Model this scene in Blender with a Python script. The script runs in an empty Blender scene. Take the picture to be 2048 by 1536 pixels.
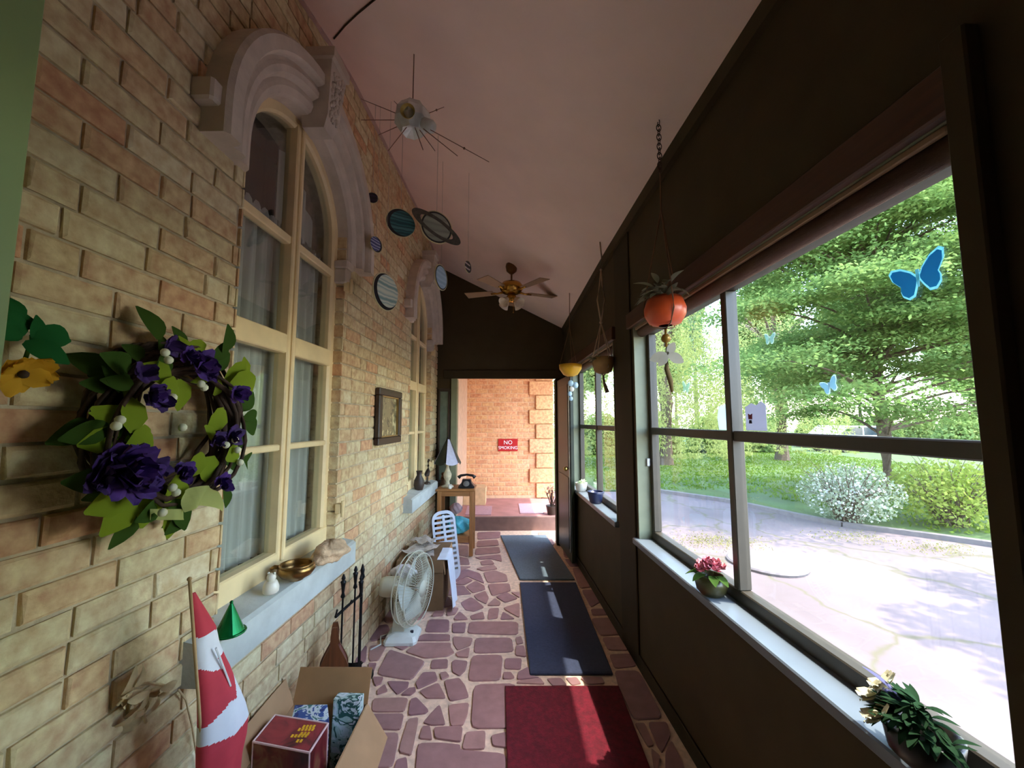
import bpy, math, random
import numpy as np
from mathutils import Vector, Matrix, Euler

# ------------------------------------------------------------------ camera, sky, sun, exposure
SC = bpy.context.scene
COL = SC.collection
FPX, CX, CY, EYE = 800.0, 1024.0, 768.0, 1.56
PITCH, YAW = math.atan(74 / FPX), math.atan(14 / 803.0)
cam_data = bpy.data.cameras.new('camera')
cam_data.sensor_fit = 'HORIZONTAL'
cam_data.sensor_width = 36.0
cam_data.lens = FPX / 2048 * 36.0
cam_data.clip_start, cam_data.clip_end = 0.02, 500
cam = bpy.data.objects.new('camera', cam_data)
cam.location = (0, 0, EYE)
cam.rotation_euler = (math.pi / 2 + PITCH, 0, -YAW)
COL.objects.link(cam)
SC.camera = cam

SUN_EL, SUN_AZ = math.radians(65), math.radians(110)      # azimuth from +y towards +x
world = bpy.data.worlds.new('world'); SC.world = world; world.use_nodes = True
wn = world.node_tree.nodes; wl = world.node_tree.links
sky = wn.new('ShaderNodeTexSky'); sky.sky_type = 'NISHITA'; sky.sun_disc = False
sky.sun_elevation = SUN_EL; sky.sun_rotation = SUN_AZ; sky.air_density = 1.0; sky.dust_density = 1.2; sky.ozone_density = 1.0
bg = wn['Background']; bg.inputs['Strength'].default_value = 0.75
wl.new(sky.outputs[0], bg.inputs['Color'])
sun_d = bpy.data.lights.new('sun', 'SUN'); sun_d.energy = 2.65; sun_d.angle = math.radians(0.6); sun_d.color = (1.0, 0.93, 0.82)
sun = bpy.data.objects.new('sun_offscreen', sun_d)
sun_dir = Vector((math.sin(SUN_AZ) * math.cos(SUN_EL), math.cos(SUN_AZ) * math.cos(SUN_EL), math.sin(SUN_EL)))
sun.rotation_euler = sun_dir.to_track_quat('Z', 'Y').to_euler()
sun.location = sun_dir * 30
COL.objects.link(sun)
vs = SC.view_settings
vs.view_transform = 'Standard'; vs.look = 'None'; vs.gamma = 1.0; vs.use_curve_mapping = False
vs.exposure = 1.85
SC.cycles.max_bounces = 10; SC.cycles.diffuse_bounces = 6; SC.cycles.transparent_max_bounces = 24
SC.cycles.glossy_bounces = 3; SC.cycles.transmission_bounces = 6
SC.cycles.sample_clamp_indirect = 6.0

# ------------------------------------------------------------------ pixel -> place helpers
_F = Vector((math.sin(YAW) * math.cos(PITCH), math.cos(YAW) * math.cos(PITCH), math.sin(PITCH)))
_R = Vector((math.cos(YAW), -math.sin(YAW), 0)); _U = _R.cross(_F); _C = Vector((0, 0, EYE))
TL, TR, XL, XR = math.atan(30 / 803.0), math.atan(-25 / 803.0), -1.08, 0.94
def ray(px, py): return _F + _R * ((px - CX) / FPX) - _U * ((py - CY) / FPX)
def at_z(px, py, z=0.0):
    d = ray(px, py); return _C + d * ((z - EYE) / d.z)
def at_y(px, py, Y):
    d = ray(px, py); return _C + d * (Y / d.y)
def _wall(px, py, x0, t):
    d = ray(px, py); n = Vector((math.cos(t), -math.sin(t), 0))
    return _C + d * (n.dot(Vector((x0, 0, EYE)) - _C) / n.dot(d))
def wall_frame(x0, t):
    s, c = math.sin(t), math.cos(t)
    return Matrix(((s, -c, 0, x0), (c, s, 0, 0), (0, 0, 1, 0), (0, 0, 0, 1)))
ML, MR = wall_frame(XL, TL), wall_frame(XR, TR)      # local x along wall, z up; left: -y is into the porch, right: +y is
def on_left(px, py, off=0.0):                         # -> local (u, -off, z) on the left wall
    p = _wall(px, py, XL + off / math.cos(TL), TL); q = ML.inverted() @ p; return q
def on_right(px, py, off=0.0):
    p = _wall(px, py, XR - off / math.cos(TR), TR); return MR.inverted() @ p

# ------------------------------------------------------------------ materials
def srgb(r, g, b):
    f = lambda c: (c / 255 / 12.92) if c / 255 <= 0.04045 else ((c / 255 + 0.055) / 1.055) ** 2.4
    return (f(r), f(g), f(b), 1)
MATS = {}
def mat(name, col, rough=0.6, metal=0.0, var=0.12, scale=12.0, bump=0.0, bscale=60.0, col2=None, detail=4.0, stretch=None, sss=None, spec=0.5):
    if name in MATS: return MATS[name]
    m = bpy.data.materials.new(name); m.use_nodes = True
    n, l = m.node_tree.nodes, m.node_tree.links
    b = n['Principled BSDF']; b.inputs['Roughness'].default_value = rough; b.inputs['Metallic'].default_value = metal
    b.inputs['Specular IOR Level'].default_value = spec
    c1 = srgb(*col)
    c2 = srgb(*col2) if col2 else tuple(min(1, c * (1 + var)) for c in c1[:3]) + (1,)
    c0 = c1 if col2 else tuple(c * (1 - var) for c in c1[:3]) + (1,)
    tc = n.new('ShaderNodeTexCoord'); src = tc.outputs['Object']
    if stretch:
        mp = n.new('ShaderNodeMapping'); mp.inputs['Scale'].default_value = stretch
        l.new(src, mp.inputs['Vector']); src = mp.outputs[0]
    nz = n.new('ShaderNodeTexNoise'); nz.inputs['Scale'].default_value = scale; nz.inputs['Detail'].default_value = detail
    l.new(src, nz.inputs['Vector'])
    cr = n.new('ShaderNodeValToRGB'); cr.color_ramp.elements[0].position = .33; cr.color_ramp.elements[1].position = .67
    cr.color_ramp.elements[0].color = c0; cr.color_ramp.elements[1].color = c2
    l.new(nz.outputs['Fac'], cr.inputs['Fac']); l.new(cr.outputs['Color'], b.inputs['Base Color'])
    if bump:
        nb = n.new('ShaderNodeTexNoise'); nb.inputs['Scale'].default_value = bscale; nb.inputs['Detail'].default_value = 5
        l.new(src, nb.inputs['Vector'])
        bp = n.new('ShaderNodeBump'); bp.inputs['Strength'].default_value = bump; bp.inputs['Distance'].default_value = .01
        l.new(nb.outputs['Fac'], bp.inputs['Height']); l.new(bp.outputs['Normal'], b.inputs['Normal'])
    MATS[name] = m; return m
def leaf_mat(name, col, col2, trans=.5, rough=.5):
    if name in MATS: return MATS[name]
    m = bpy.data.materials.new(name); m.use_nodes = True
    n, l = m.node_tree.nodes, m.node_tree.links; n.remove(n['Principled BSDF'])
    tc = n.new('ShaderNodeTexCoord'); nz = n.new('ShaderNodeTexNoise'); nz.inputs['Scale'].default_value = 1.7; nz.inputs['Detail'].default_value = 6
    l.new(tc.outputs['Object'], nz.inputs['Vector'])
    cr = n.new('ShaderNodeValToRGB'); cr.color_ramp.elements[0].position = .3; cr.color_ramp.elements[1].position = .7
    cr.color_ramp.elements[0].color = srgb(*col); cr.color_ramp.elements[1].color = srgb(*col2)
    l.new(nz.outputs['Fac'], cr.inputs['Fac'])
    d = n.new('ShaderNodeBsdfDiffuse'); t = n.new('ShaderNodeBsdfTranslucent'); mx = n.new('ShaderNodeMixShader'); mx.inputs[0].default_value = trans
    l.new(cr.outputs[0], d.inputs[0]); l.new(cr.outputs[0], t.inputs[0]); l.new(d.outputs[0], mx.inputs[1]); l.new(t.outputs[0], mx.inputs[2])
    l.new(mx.outputs[0], n['Material Output'].inputs[0]); MATS[name] = m; return m
def glass_mat(name, tint=(1, 1, 1), refl=.08, rough=.02):
    if name in MATS: return MATS[name]
    m = bpy.data.materials.new(name); m.use_nodes = True
    n, l = m.node_tree.nodes, m.node_tree.links; n.remove(n['Principled BSDF'])
    t = n.new('ShaderNodeBsdfTransparent'); t.inputs[0].default_value = tint + (1,)
    g = n.new('ShaderNodeBsdfGlossy'); g.inputs['Roughness'].default_value = rough
    lw = n.new('ShaderNodeLayerWeight'); lw.inputs['Blend'].default_value = .5
    pw = n.new('ShaderNodeMath'); pw.operation = 'POWER'; pw.inputs[1].default_value = 5; l.new(lw.outputs['Facing'], pw.inputs[0])
    ad = n.new('ShaderNodeMath'); ad.operation = 'MULTIPLY_ADD'; ad.inputs[1].default_value = .6; ad.inputs[2].default_value = refl; ad.use_clamp = True
    l.new(pw.outputs[0], ad.inputs[0])
    mx = n.new('ShaderNodeMixShader'); l.new(ad.outputs[0], mx.inputs[0]); l.new(t.outputs[0], mx.inputs[1]); l.new(g.outputs[0], mx.inputs[2])
    l.new(mx.outputs[0], n['Material Output'].inputs[0]); MATS[name] = m; return m
def brick_mat(name, cols):
    """every brick one tone: its own random number picks it"""
    m = bpy.data.materials.new(name); m.use_nodes = True
    n, l = m.node_tree.nodes, m.node_tree.links; b = n['Principled BSDF']; b.inputs['Roughness'].default_value = .85
    b.inputs['Specular IOR Level'].default_value = .2
    at = n.new('ShaderNodeAttribute'); at.attribute_name = 'rnd'
    oi = n.new('ShaderNodeObjectInfo'); ad = n.new('ShaderNodeMath'); ad.operation = 'ADD'
    l.new(at.outputs['Fac'], ad.inputs[0]); l.new(oi.outputs['Random'], ad.inputs[1])
    fr = n.new('ShaderNodeMath'); fr.operation = 'FRACT'; l.new(ad.outputs[0], fr.inputs[0])
    mx = n.new('ShaderNodeValToRGB'); e = mx.color_ramp.elements
    e[0].position = 0; e[0].color = srgb(*cols[0]); e[1].position = 1; e[1].color = srgb(*cols[-1])
    for i, c in enumerate(cols[1:-1]):
        x = e.new((i + 1) / (len(cols) - 1)); x.color = srgb(*c)
    l.new(fr.outputs[0], mx.inputs['Fac'])
    gp = n.new('ShaderNodeNewGeometry')
    nz = n.new('ShaderNodeTexNoise'); nz.inputs['Scale'].default_value = 28; nz.inputs['Detail'].default_value = 8
    l.new(gp.outputs['Position'], nz.inputs['Vector'])
    m2 = n.new('ShaderNodeMix'); m2.data_type = 'RGBA'; m2.blend_type = 'OVERLAY'; m2.inputs['Factor'].default_value = .30
    cr = n.new('ShaderNodeValToRGB'); cr.color_ramp.elements[0].position = .3; cr.color_ramp.elements[1].position = .7
    l.new(nz.outputs[0], cr.inputs[0]); l.new(mx.outputs[0], m2.inputs[6]); l.new(cr.outputs[0], m2.inputs[7])
    l.new(m2.outputs[2], b.inputs['Base Color'])
    nb = n.new('ShaderNodeTexNoise'); nb.inputs['Scale'].default_value = 70; nb.inputs['Detail'].default_value = 6; l.new(gp.outputs['Position'], nb.inputs['Vector'])
    bp = n.new('ShaderNodeBump'); bp.inputs['Strength'].default_value = .35; bp.inputs['Distance'].default_value = .01
    l.new(nb.outputs[0], bp.inputs['Height']); l.new(bp.outputs[0], b.inputs['Normal'])
    return m

# ------------------------------------------------------------------ mesh building
def V(*a): return Vector(a)
class MB:
    def __init__(s): s.v, s.f, s.mi, s.m = [], [], [], 0
    def add(s, vs, fs):
        o = len(s.v); s.v += [tuple(p) for p in vs]
        for f in fs: s.f.append(tuple(i + o for i in f)); s.mi.append(s.m)
        return s
    def box(s, x0, y0, z0, x1, y1, z1, M=None):
        P = [V(x, y, z) for z in (z0, z1) for y in (y0, y1) for x in (x0, x1)]
        if M: P = [M @ p for p in P]
        return s.add(P, [(0, 2, 3, 1), (4, 5, 7, 6), (0, 1, 5, 4), (2, 6, 7, 3), (0, 4, 6, 2), (1, 3, 7, 5)])
    def hexa(s, P): return s.add(P, [(0, 2, 3, 1), (4, 5, 7, 6), (0, 1, 5, 4), (2, 6, 7, 3), (0, 4, 6, 2), (1, 3, 7, 5)])
    def bbox(s, x0, y0, z0, x1, y1, z1, b=.006, M=None):     # box with chamfered edges
        rings = []
        for z, i in ((z0, b), (z0 + b, 0), (z1 - b, 0), (z1, b)):
            X0, X1, Y0, Y1 = x0 + i, x1 - i, y0 + i, y1 - i
            rings.append([V(X0 + b, Y0, z), V(X1 - b, Y0, z), V(X1, Y0 + b, z), V(X1, Y1 - b, z), V(X1 - b, Y1, z), V(X0 + b, Y1, z), V(X0, Y1 - b, z), V(X0, Y0 + b, z)])
        if M: rings = [[M @ p for p in r] for r in rings]
        return s.loft(rings)
    def loft(s, rings, closed=True, cap=True):
        n = len(rings[0]); P = [p for r in rings for p in r]; F = []
        for i in range(len(rings) - 1):
            for j in range(n if closed else n - 1):
                k = (j + 1) % n; F.append((i * n + j, i * n + k, (i + 1) * n + k, (i + 1) * n + j))
        if cap and closed: F += [tuple(range(n))[::-1], tuple(range((len(rings) - 1) * n, len(rings) * n))]
        return s.add(P, F)
    def tube(s, pts, r, n=6, cap=True):
        pts = [Vector(p) for p in pts]; rs = r if isinstance(r, (list, tuple)) else [r] * len(pts)
        rings = []; up = V(0, 0, 1)
        for i, p in enumerate(pts):
            t = (pts[min(i + 1, len(pts) - 1)] - pts[max(i - 1, 0)]).normalized()
            a = t.cross(up)
            if a.length < 1e-3: a = t.cross(V(1, 0, 0))
            a.normalize(); b = t.cross(a)
            rings.append([p + (a * math.cos(2 * math.pi * j / n) + b * math.sin(2 * math.pi * j / n)) * rs[i] for j in range(n)])
        return s.loft(rings, cap=cap)
    def lathe(s, prof, n=20, o=(0, 0, 0), M=None, cap=True, wob=None):
        o = Vector(o); rings = []
        for r, z in prof:
            ring = []
            for j in range(n):
                a = 2 * math.pi * j / n; k = wob(a, z) if wob else 1
                p = V(r * k * math.cos(a), r * k * math.sin(a), z)
                ring.append((M @ p if M else p) + o)
            rings.append(ring)
        return s.loft(rings, cap=cap)
    def ball(s, c, r, n=12, m=8, sc=(1, 1, 1)):
        c = Vector(c); prof = [(math.sin(math.pi * i / m) * r, -math.cos(math.pi * i / m) * r) for i in range(m + 1)]
        prof[0] = (r * .02, prof[0][1]); prof[-1] = (r * .02, prof[-1][1])
        return s.loft([[c + V(q * math.cos(2 * math.pi * j / n) * sc[0], q * math.sin(2 * math.pi * j / n) * sc[1], z * sc[2]) for j in range(n)] for q, z in prof])
    def prism(s, poly, d0, d1, axis='z'):      # polygon in two coordinates, extruded along the third
        mk = {'z': lambda a, b, c: V(a, b, c), 'y': lambda a, b, c: V(a, c, b), 'x': lambda a, b, c: V(c, a, b)}[axis]
        n = len(poly); P = [mk(a, b, d0) for a, b in poly] + [mk(a, b, d1) for a, b in poly]
        return s.add(P, [tuple(range(n))[::-1], tuple(range(n, 2 * n))] + [(i, (i + 1) % n, n + (i + 1) % n, n + i) for i in range(n)])
    def grid(s, fn, nu, nv):
        P = [fn(i / nu, j / nv) for j in range(nv + 1) for i in range(nu + 1)]
        return s.add(P, [(j * (nu + 1) + i, j * (nu + 1) + i + 1, (j + 1) * (nu + 1) + i + 1, (j + 1) * (nu + 1) + i) for j in range(nv) for i in range(nu)])
    def torus(s, c, R, r, n=24, m=8, M=None):
        rings = []
        for i in range(n):
            a = 2 * math.pi * i / n; ring = []
            for j in range(m):
                b = 2 * math.pi * j / m; p = V((R + r * math.cos(b)) * math.cos(a), (R + r * math.cos(b)) * math.sin(a), r * math.sin(b))
                ring.append((M @ p if M else p) + Vector(c))
            rings.append(ring)
        return s.loft(rings + [rings[0]], cap=False)
    def mesh(s, name, mats, smooth=False, fix=True):
        me = bpy.data.meshes.new(name); me.from_pydata(s.v, [], s.f)
        mats = mats if isinstance(mats, (list, tuple)) else [mats]
        for m in mats: me.materials.append(m)
        if len(mats) > 1: me.polygons.foreach_set('material_index', s.mi)
        if smooth: me.polygons.foreach_set('use_smooth', [True] * len(me.polygons))
        if fix:
            import bmesh
            bm = bmesh.new(); bm.from_mesh(me); bmesh.ops.recalc_face_normals(bm, faces=bm.faces); bm.to_mesh(me); bm.free()
        me.update(); return me
    def build(s, name, mats, parent=None, M=None, smooth=False, fix=True):
        return link(name, s.mesh(name, mats, smooth, fix), parent, M)
def link(name, me, parent=None, M=None):
    o = bpy.data.objects.new(name, me); COL.objects.link(o)
    if parent is not None: o.parent = parent
    if M is not None: o.matrix_local = M if parent is not None else M
    return o
def T(*a): return Matrix.Translation(Vector(a))
def RZ(a): return Matrix.Rotation(a, 4, 'Z')
def RX(a): return Matrix.Rotation(a, 4, 'X')
def RY(a): return Matrix.Rotation(a, 4, 'Y')
def tag(o, label=None, cat=None, group=None, kind=None):
    if label: o['label'] = label
    if cat: o['category'] = cat
    if group: o['group'] = group
    if kind: o['kind'] = kind
    return o
def thing(name, label, cat, M, group=None):
    o = bpy.data.objects.new(name, None); o.empty_display_size = .05; COL.objects.link(o); o.matrix_world = M
    return tag(o, label, cat, group)
def struct(o, label, cat): return tag(o, label, cat, kind='structure')
def copy_tree(o, parent=None, M=None):
    c = o.copy(); COL.objects.link(c)
    if parent is not None: c.parent = parent
    if M is not None: c.matrix_local = M
    for ch in [x for x in COL.objects if x.parent == o]: copy_tree(ch, c)
    return c
def empty_struct(name, M, label, cat):
    o = bpy.data.objects.new(name, None); COL.objects.link(o); o.matrix_world = M; return struct(o, label, cat)
def lerp_table(tab, x):
    for (a, b), (c, d) in zip(tab, tab[1:]):
        if x <= c: return b + (d - b) * (x - a) / (c - a)
    return tab[-1][1]
def leaf_cloud(name, P, N, size, material, parent=None, M=None, aspect=.6, rng=None):
    """thousands of small leaves: centres P (n,3), normals N (n,3)"""
    rng = rng or np.random.default_rng(1); n = len(P)
    N = N / np.linalg.norm(N, axis=1, keepdims=True)
    a = rng.normal(size=(n, 3)); A = np.cross(N, a); A /= np.linalg.norm(A, axis=1, keepdims=True); B = np.cross(N, A)
    s = (size * rng.uniform(.6, 1.3, n))[:, None]
    Q = np.stack([P - A * s, P - B * s * aspect + N * s * .15, P + A * s, P + B * s * aspect + N * s * .15], 1).reshape(-1, 3)
    me = bpy.data.meshes.new(name); me.vertices.add(4 * n); me.vertices.foreach_set('co', Q.astype(np.float32).ravel())
    me.loops.add(4 * n); me.loops.foreach_set('vertex_index', np.arange(4 * n, dtype=np.int32))
    me.polygons.add(n); me.polygons.foreach_set('loop_start', np.arange(0, 4 * n, 4, dtype=np.int32))
    me.materials.append(material); me.update(calc_edges=True); me.validate()
    return link(name, me, parent, M)
# ------------------------------------------------------------------ the setting: brick wall with two arched windows
rnd = random.Random(4)
CREAM = mat('cream_paint', (232, 208, 158), .45, var=.06, scale=9, bump=.05)
STONE = mat('carved_grey_stone', (202, 188, 172), .8, var=.10, scale=10, bump=.25, bscale=40)
SILLSTONE = mat('sill_stone', (186, 190, 184), .75, var=.12, scale=8, bump=.2, bscale=50)
MORTAR = mat('mortar', (192, 176, 146), .95, var=.18, scale=25, bump=.4, bscale=90)
BRICK = brick_mat('brick_clay', [(208, 190, 148), (214, 198, 158), (200, 176, 134), (218, 202, 164), (206, 184, 142), (208, 176, 134), (212, 194, 154), (204, 166, 126), (206, 158, 120), (208, 188, 146)])
ROOMDARK = mat('dark_room_shade', (62, 62, 58), .9, var=.1)  # dimness of the rooms behind the arched windows, put into the colour
CURTAIN = mat('sheer_grey_curtain', (204, 202, 190), .9, var=.08, scale=30, stretch=(1, 1, .05))
LACE = mat('white_lace', (205, 205, 200), .9, var=.06)
WINGLASS = glass_mat('old_window_glass', (.92, .95, .95), .10, .015)

HALF, SPRING, SILLZ = .46, 2.64, .86
CENTRES = (1.96, 4.38)
FZ = .063                                   # frame face lies this far inside the brick face
def opening_top(u):
    for c in CENTRES:
        if abs(u - c) < HALF - 1e-6: return SPRING + math.sqrt(max(0, HALF * HALF - (u - c) ** 2))
    return None
WALL_U0, WALL_U1, WALL_TOP = .40, 7.30, 3.92
mb = MB()
us = sorted(set([WALL_U0 + .1 * i for i in range(100) if WALL_U0 + .1 * i < WALL_U1] + [WALL_U1] +
                [c + HALF * math.cos(math.pi * k / 24) for c in CENTRES for k in range(25)]))
for a, b in zip(us, us[1:]):
    if b - a < 1e-5: continue
    mid = opening_top((a + b) / 2)
    if mid is None: mb.box(a, .008, -.2, b, .26, WALL_TOP); continue
    mb.box(a, .008, -.2, b, .26, SILLZ - .02)
    ta, tb = opening_top(a) or SPRING, opening_top(b) or SPRING
    mb.hexa([V(a, .008, ta), V(b, .008, tb), V(a, .26, ta), V(b, .26, tb), V(a, .008, WALL_TOP), V(b, .008, WALL_TOP), V(a, .26, WALL_TOP), V(b, .26, WALL_TOP)])
wall_left = mb.build('wall_left', MORTAR, M=ML)
struct(wall_left, 'pale yellow brick house wall with arched windows', 'brick wall')

CRS, BL = .0795, .216
def brick_mesh(w, hgt, seed):
    r = random.Random(seed); b = .007; m = MB(); j = lambda: r.uniform(-.0025, .0025)
    rings = []
    for y, i in ((.012, 0), (.001, 0), (-.003, b)):
        rings.append([V(i + j(), y, i + j()), V(w - i + j(), y, i + j()), V(w - i + j(), y, hgt - i + j()), V(i + j(), y, hgt - i + j())])
    m.loft(rings); return m
VAR = []
for k in range(8):
    me = brick_mesh(BL - .011, CRS - .010, k).mesh('brick', BRICK)
    at = me.attributes.new('rnd', 'FLOAT', 'POINT'); at.data.foreach_set('value', [0.0] * len(me.vertices)); VAR.append(me)
def brick_spans(z):
    """free u-intervals of the wall at a course whose mid height is z"""
    cuts = []
    for c in CENTRES:
        if SILLZ - .13 < z < SPRING - .12: cuts.append((c - HALF, c + HALF))
        elif SPRING - .12 <= z < SPRING: cuts.append((c - .60, c + .60))
        elif SPRING <= z < SPRING + .60: q = math.sqrt(.60 ** 2 - (z - SPRING) ** 2); cuts.append((c - q, c + q))
    return cuts
bricks, rest = [], MB(); rest_r = []
nc = int((WALL_TOP + .1) / CRS)
for k in range(nc):
    z = k * CRS; zm = z + CRS / 2; off = (0 if k % 2 else BL / 2) + rnd.uniform(-.03, .03)
    cuts = brick_spans(zm); u = WALL_U0 - off
    while u < WALL_U1:
        L0, wdt = u, BL if rnd.random() < .86 else BL * .52
        pieces = [(L0 + .0055, L0 + wdt - .0055)]
        for c0, c1 in cuts:
            nxt = []
            for a, b in pieces:
                if b <= c0 or a >= c1: nxt.append((a, b)); continue
                if a < c0 - .02: nxt.append((a, c0))
                if b > c1 + .02: nxt.append((c1, b))
            pieces = nxt
        for a, b in pieces:
            a, b = max(a, WALL_U0), min(b, WALL_U1)
            if b - a > .015: bricks.append((a, b, z + .005, abs(b - a - (BL - .011)) < .002))
        u += wdt
bricks.sort(key=lambda t: (max(t[0], .86) ** 2 + (t[2] - EYE) ** 2) if t[1] > .84 and t[2] > .2 else 99)
half_cache = {}
for i, (a, b, z, full) in enumerate(bricks):
    if i < 300:
        if full: me = VAR[i % 8]
        else:
            key = round(b - a, 2)
            if key not in half_cache:
                me = brick_mesh(b - a, CRS - .010, i).mesh('brick', BRICK); at = me.attributes.new('rnd', 'FLOAT', 'POINT'); at.data.foreach_set('value', [0.0] * len(me.vertices))
                half_cache[key] = me
            me = half_cache[key]
        link('brick', me, wall_left, T(a, 0, z))
    else:
        m = brick_mesh(b - a, CRS - .010, i); n0 = len(rest.v)
        rest.add([V(p[0] + a, p[1], p[2] + z) for p in m.v], m.f); rest_r += [rnd.random()] * (len(rest.v) - n0)
# brick ends lining the window reveals
for c in CENTRES:
    for k in range(nc):
        z = k * CRS + .005
        if SILLZ < z < SPRING:
            for s in (-1, 1):
                n0 = len(rest.v); e = c + s * HALF
                rest.box(min(e, e - s * .008), -.004, z, max(e, e - s * .008), .062, z + CRS - .011); rest_r += [rnd.random()] * (len(rest.v) - n0)
me = rest.mesh('brick_courses', BRICK); at = me.attributes.new('rnd', 'FLOAT', 'POINT'); at.data.foreach_set('value', rest_r)
tag(link('brick_courses', me, wall_left), kind='stuff')

def arch_pts(c, r, z0, n=24):
    return [(c + r * math.cos(math.pi - math.pi * k / n), z0 + r * math.sin(math.pi - math.pi * k / n)) for k in range(n + 1)]
def arch_sweep(m, c, prof, drop, n=32):
    """sweep a closed (radius, y) profile round a half circle with straight legs of length drop"""
    path = [(math.pi, -drop)] if drop else []
    rings = []
    angs = [math.pi - math.pi * k / n for k in range(n + 1)]
    if drop: rings.append([V(c - r, y, SPRING - drop) for r, y in prof])
    for a in angs: rings.append([V(c + r * math.cos(a), y, SPRING + r * math.sin(a)) for r, y in prof])
    if drop: rings.append([V(c + r, y, SPRING - drop) for r, y in prof])
    m.loft(rings)
def arched_window(name, c, label):
    W = empty_struct(name, ML @ T(c, 0, 0), label, 'window')
    # wooden frame: outer arch and jambs, centre mullion, rails
    m = MB(); w = .055
    arch_sweep(m, 0, [(HALF + .01, FZ - .012), (HALF - w + .012, FZ - .012), (HALF - w, FZ), (HALF - w, FZ + .05), (HALF + .01, FZ + .05)], SPRING - SILLZ - .02)
    m.build('frame', CREAM, W)
    top_at = lambda u: SPRING + math.sqrt(max(0, (HALF - .03) ** 2 - u * u))
    m = MB(); m.bbox(-.036, FZ - .022, SILLZ + .05, .036, FZ + .045, top_at(0), .006); m.bbox(-.012, FZ - .034, SILLZ + .05, .012, FZ, top_at(0) - .01, .005); m.build('mullion', CREAM, W)
    for z0, z1, d in ((2.43, 2.472, .012), (1.885, 1.98, .018), (1.42, 1.45, .010)):
        for a, b in ((-HALF + w - .008, -.034), (.034, HALF - w + .008)):
            MB().bbox(a, FZ - d, z0, b, FZ + .035, z1, .005).build('rail', CREAM, W)
    m = MB(); m.bbox(-HALF + .01, FZ - .02, SILLZ - .02, HALF - .01, FZ + .05, .955, .006); m.build('bottom_rail', CREAM, W)
    # panes, each its own sheet
    zs = [(.95, 1.425), (1.445, 1.89), (1.975, 2.435)]
    for z0, z1 in zs:
        for a, b in ((-HALF + w - .01, -.03), (.03, HALF - w + .01)):
            MB().box(a, FZ + .018, z0, b, FZ + .022, z1).build('pane', WINGLASS, W)
    for s in (-1, 1):
        pts = [(s * .03, 2.465)] + [(s * q, z) for q, z in [(HALF - w + .01, 2.465)] + [((HALF - w + .01) * math.cos(t), SPRING + (HALF - w + .01) * math.sin(t)) for t in [math.pi / 2 * k / 8 for k in range(8)]] + [(.03, SPRING + HALF - w)]]
        MB().prism(pts, FZ + .018, FZ + .022, 'y').build('pane', WINGLASS, W)
    # curtains and an added box blocking sky light, room dimness put in its colour
    for s in (-1, 1):
        def cf(a, b, s=s):
            u = s * (.01 + a * .42); z = .93 + b * 1.60
            return V(u, FZ + .10 + .018 * math.sin(a * 34 + s) + .008 * math.sin(a * 71 + b * 2), z)
        MB().grid(cf, 70, 6).build('curtain', CURTAIN, W, smooth=True)
        def rf(a, b, s=s):
            u = s * (.01 + a * .42); return V(u, FZ + .085 + .014 * math.sin(a * 90), 2.47 + b * (.085 + .025 * math.sin(a * 90 + 1) + .015 * math.sin(a * 41)))
        MB().grid(rf, 90, 2).build('ruffle', LACE, W, smooth=True)
    def drape(a, b): return V(.05 + .36 * a, FZ + .13 + .02 * math.sin(a * 26), 2.5 + b * (math.sqrt(max(0, .40 ** 2 - (.05 + .36 * a) ** 2)) + .12))
    MB().grid(drape, 30, 6).build('curtain', CURTAIN, W, smooth=True)
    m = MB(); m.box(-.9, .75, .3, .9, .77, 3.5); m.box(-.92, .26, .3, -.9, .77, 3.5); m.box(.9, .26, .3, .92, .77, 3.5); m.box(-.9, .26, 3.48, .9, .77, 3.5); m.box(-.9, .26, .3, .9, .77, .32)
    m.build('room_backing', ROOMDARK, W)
    # stone sill
    m = MB(); m.prism([(-.085, .715), (-.085, .83), (-.07, .842), (FZ, .868), (.2, .868), (.2, .715)], -HALF - .13, HALF + .10, 'x'); m.build('sill', SILLSTONE, W)
    # hood mould in stone: stepped mouldings round the arch
    prof = [(.68, .02), (.68, -.085), (.665, -.10), (.615, -.10), (.605, -.085), (.60, -.062), (.585, -.066), (.57, -.072), (.545, -.068), (.535, -.05), (.528, -.036), (.515, -.040), (.50, -.042), (.472, -.030), (HALF, -.012), (HALF - .004, FZ), (.52, .10), (.60, .05)]
    m = MB(); arch_sweep(m, 0, prof, .11); m.build('hood_mould', STONE, W)
    for s in (1,):
        m = MB(); a, b = sorted((s * (HALF - .045), s * (HALF + .05)))
        m.bbox(a, -.035, SPRING - .15, b, .055, SPRING - .10, .008)
        m.bbox(a + .012, -.022, SPRING - .24, b - .012, .055, SPRING - .15, .006)
        m.build('capital', STONE, W)
    for s in (-1, 1):
        a, b = sorted((s * .66, s * .72)); MB().bbox(a, -.07, SPRING - .02, b, .01, SPRING + .06, .008).build('label_stop', STONE, W)
    # keystone with a carved face
    K = MB(); kz0, kz1 = SPRING + .40, SPRING + .80
    K.loft([[V(x * s0, y, z) for x, y in ((-1, .02), (1, .02), (1, -d), (-1, -d))] for z, s0, d in ((kz0, .045, .09), (kz0 + .06, .060, .115), (kz1 - .06, .080, .135), (kz1 - .05, .090, .150), (kz1, .090, .150))])
    ko = K.build('keystone', STONE, W)
    r2 = random.Random(7); m = MB()
    for q in range(70):
        t = r2.random(); z = kz0 + .05 + t * .27; hw = .05 + .02 * t; d = .112 + .022 * (z - kz0 - .05) / .3
        x = r2.uniform(-hw, hw) * .8; e = r2.uniform(.008, .013)
        m.ball((x, -d - .004, z), e, 6, 4, (1, .9, 1.2))
    m.build('carving', STONE, ko, smooth=True)
    # old iron shutter hinges left on the far jamb
    m = MB()
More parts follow.
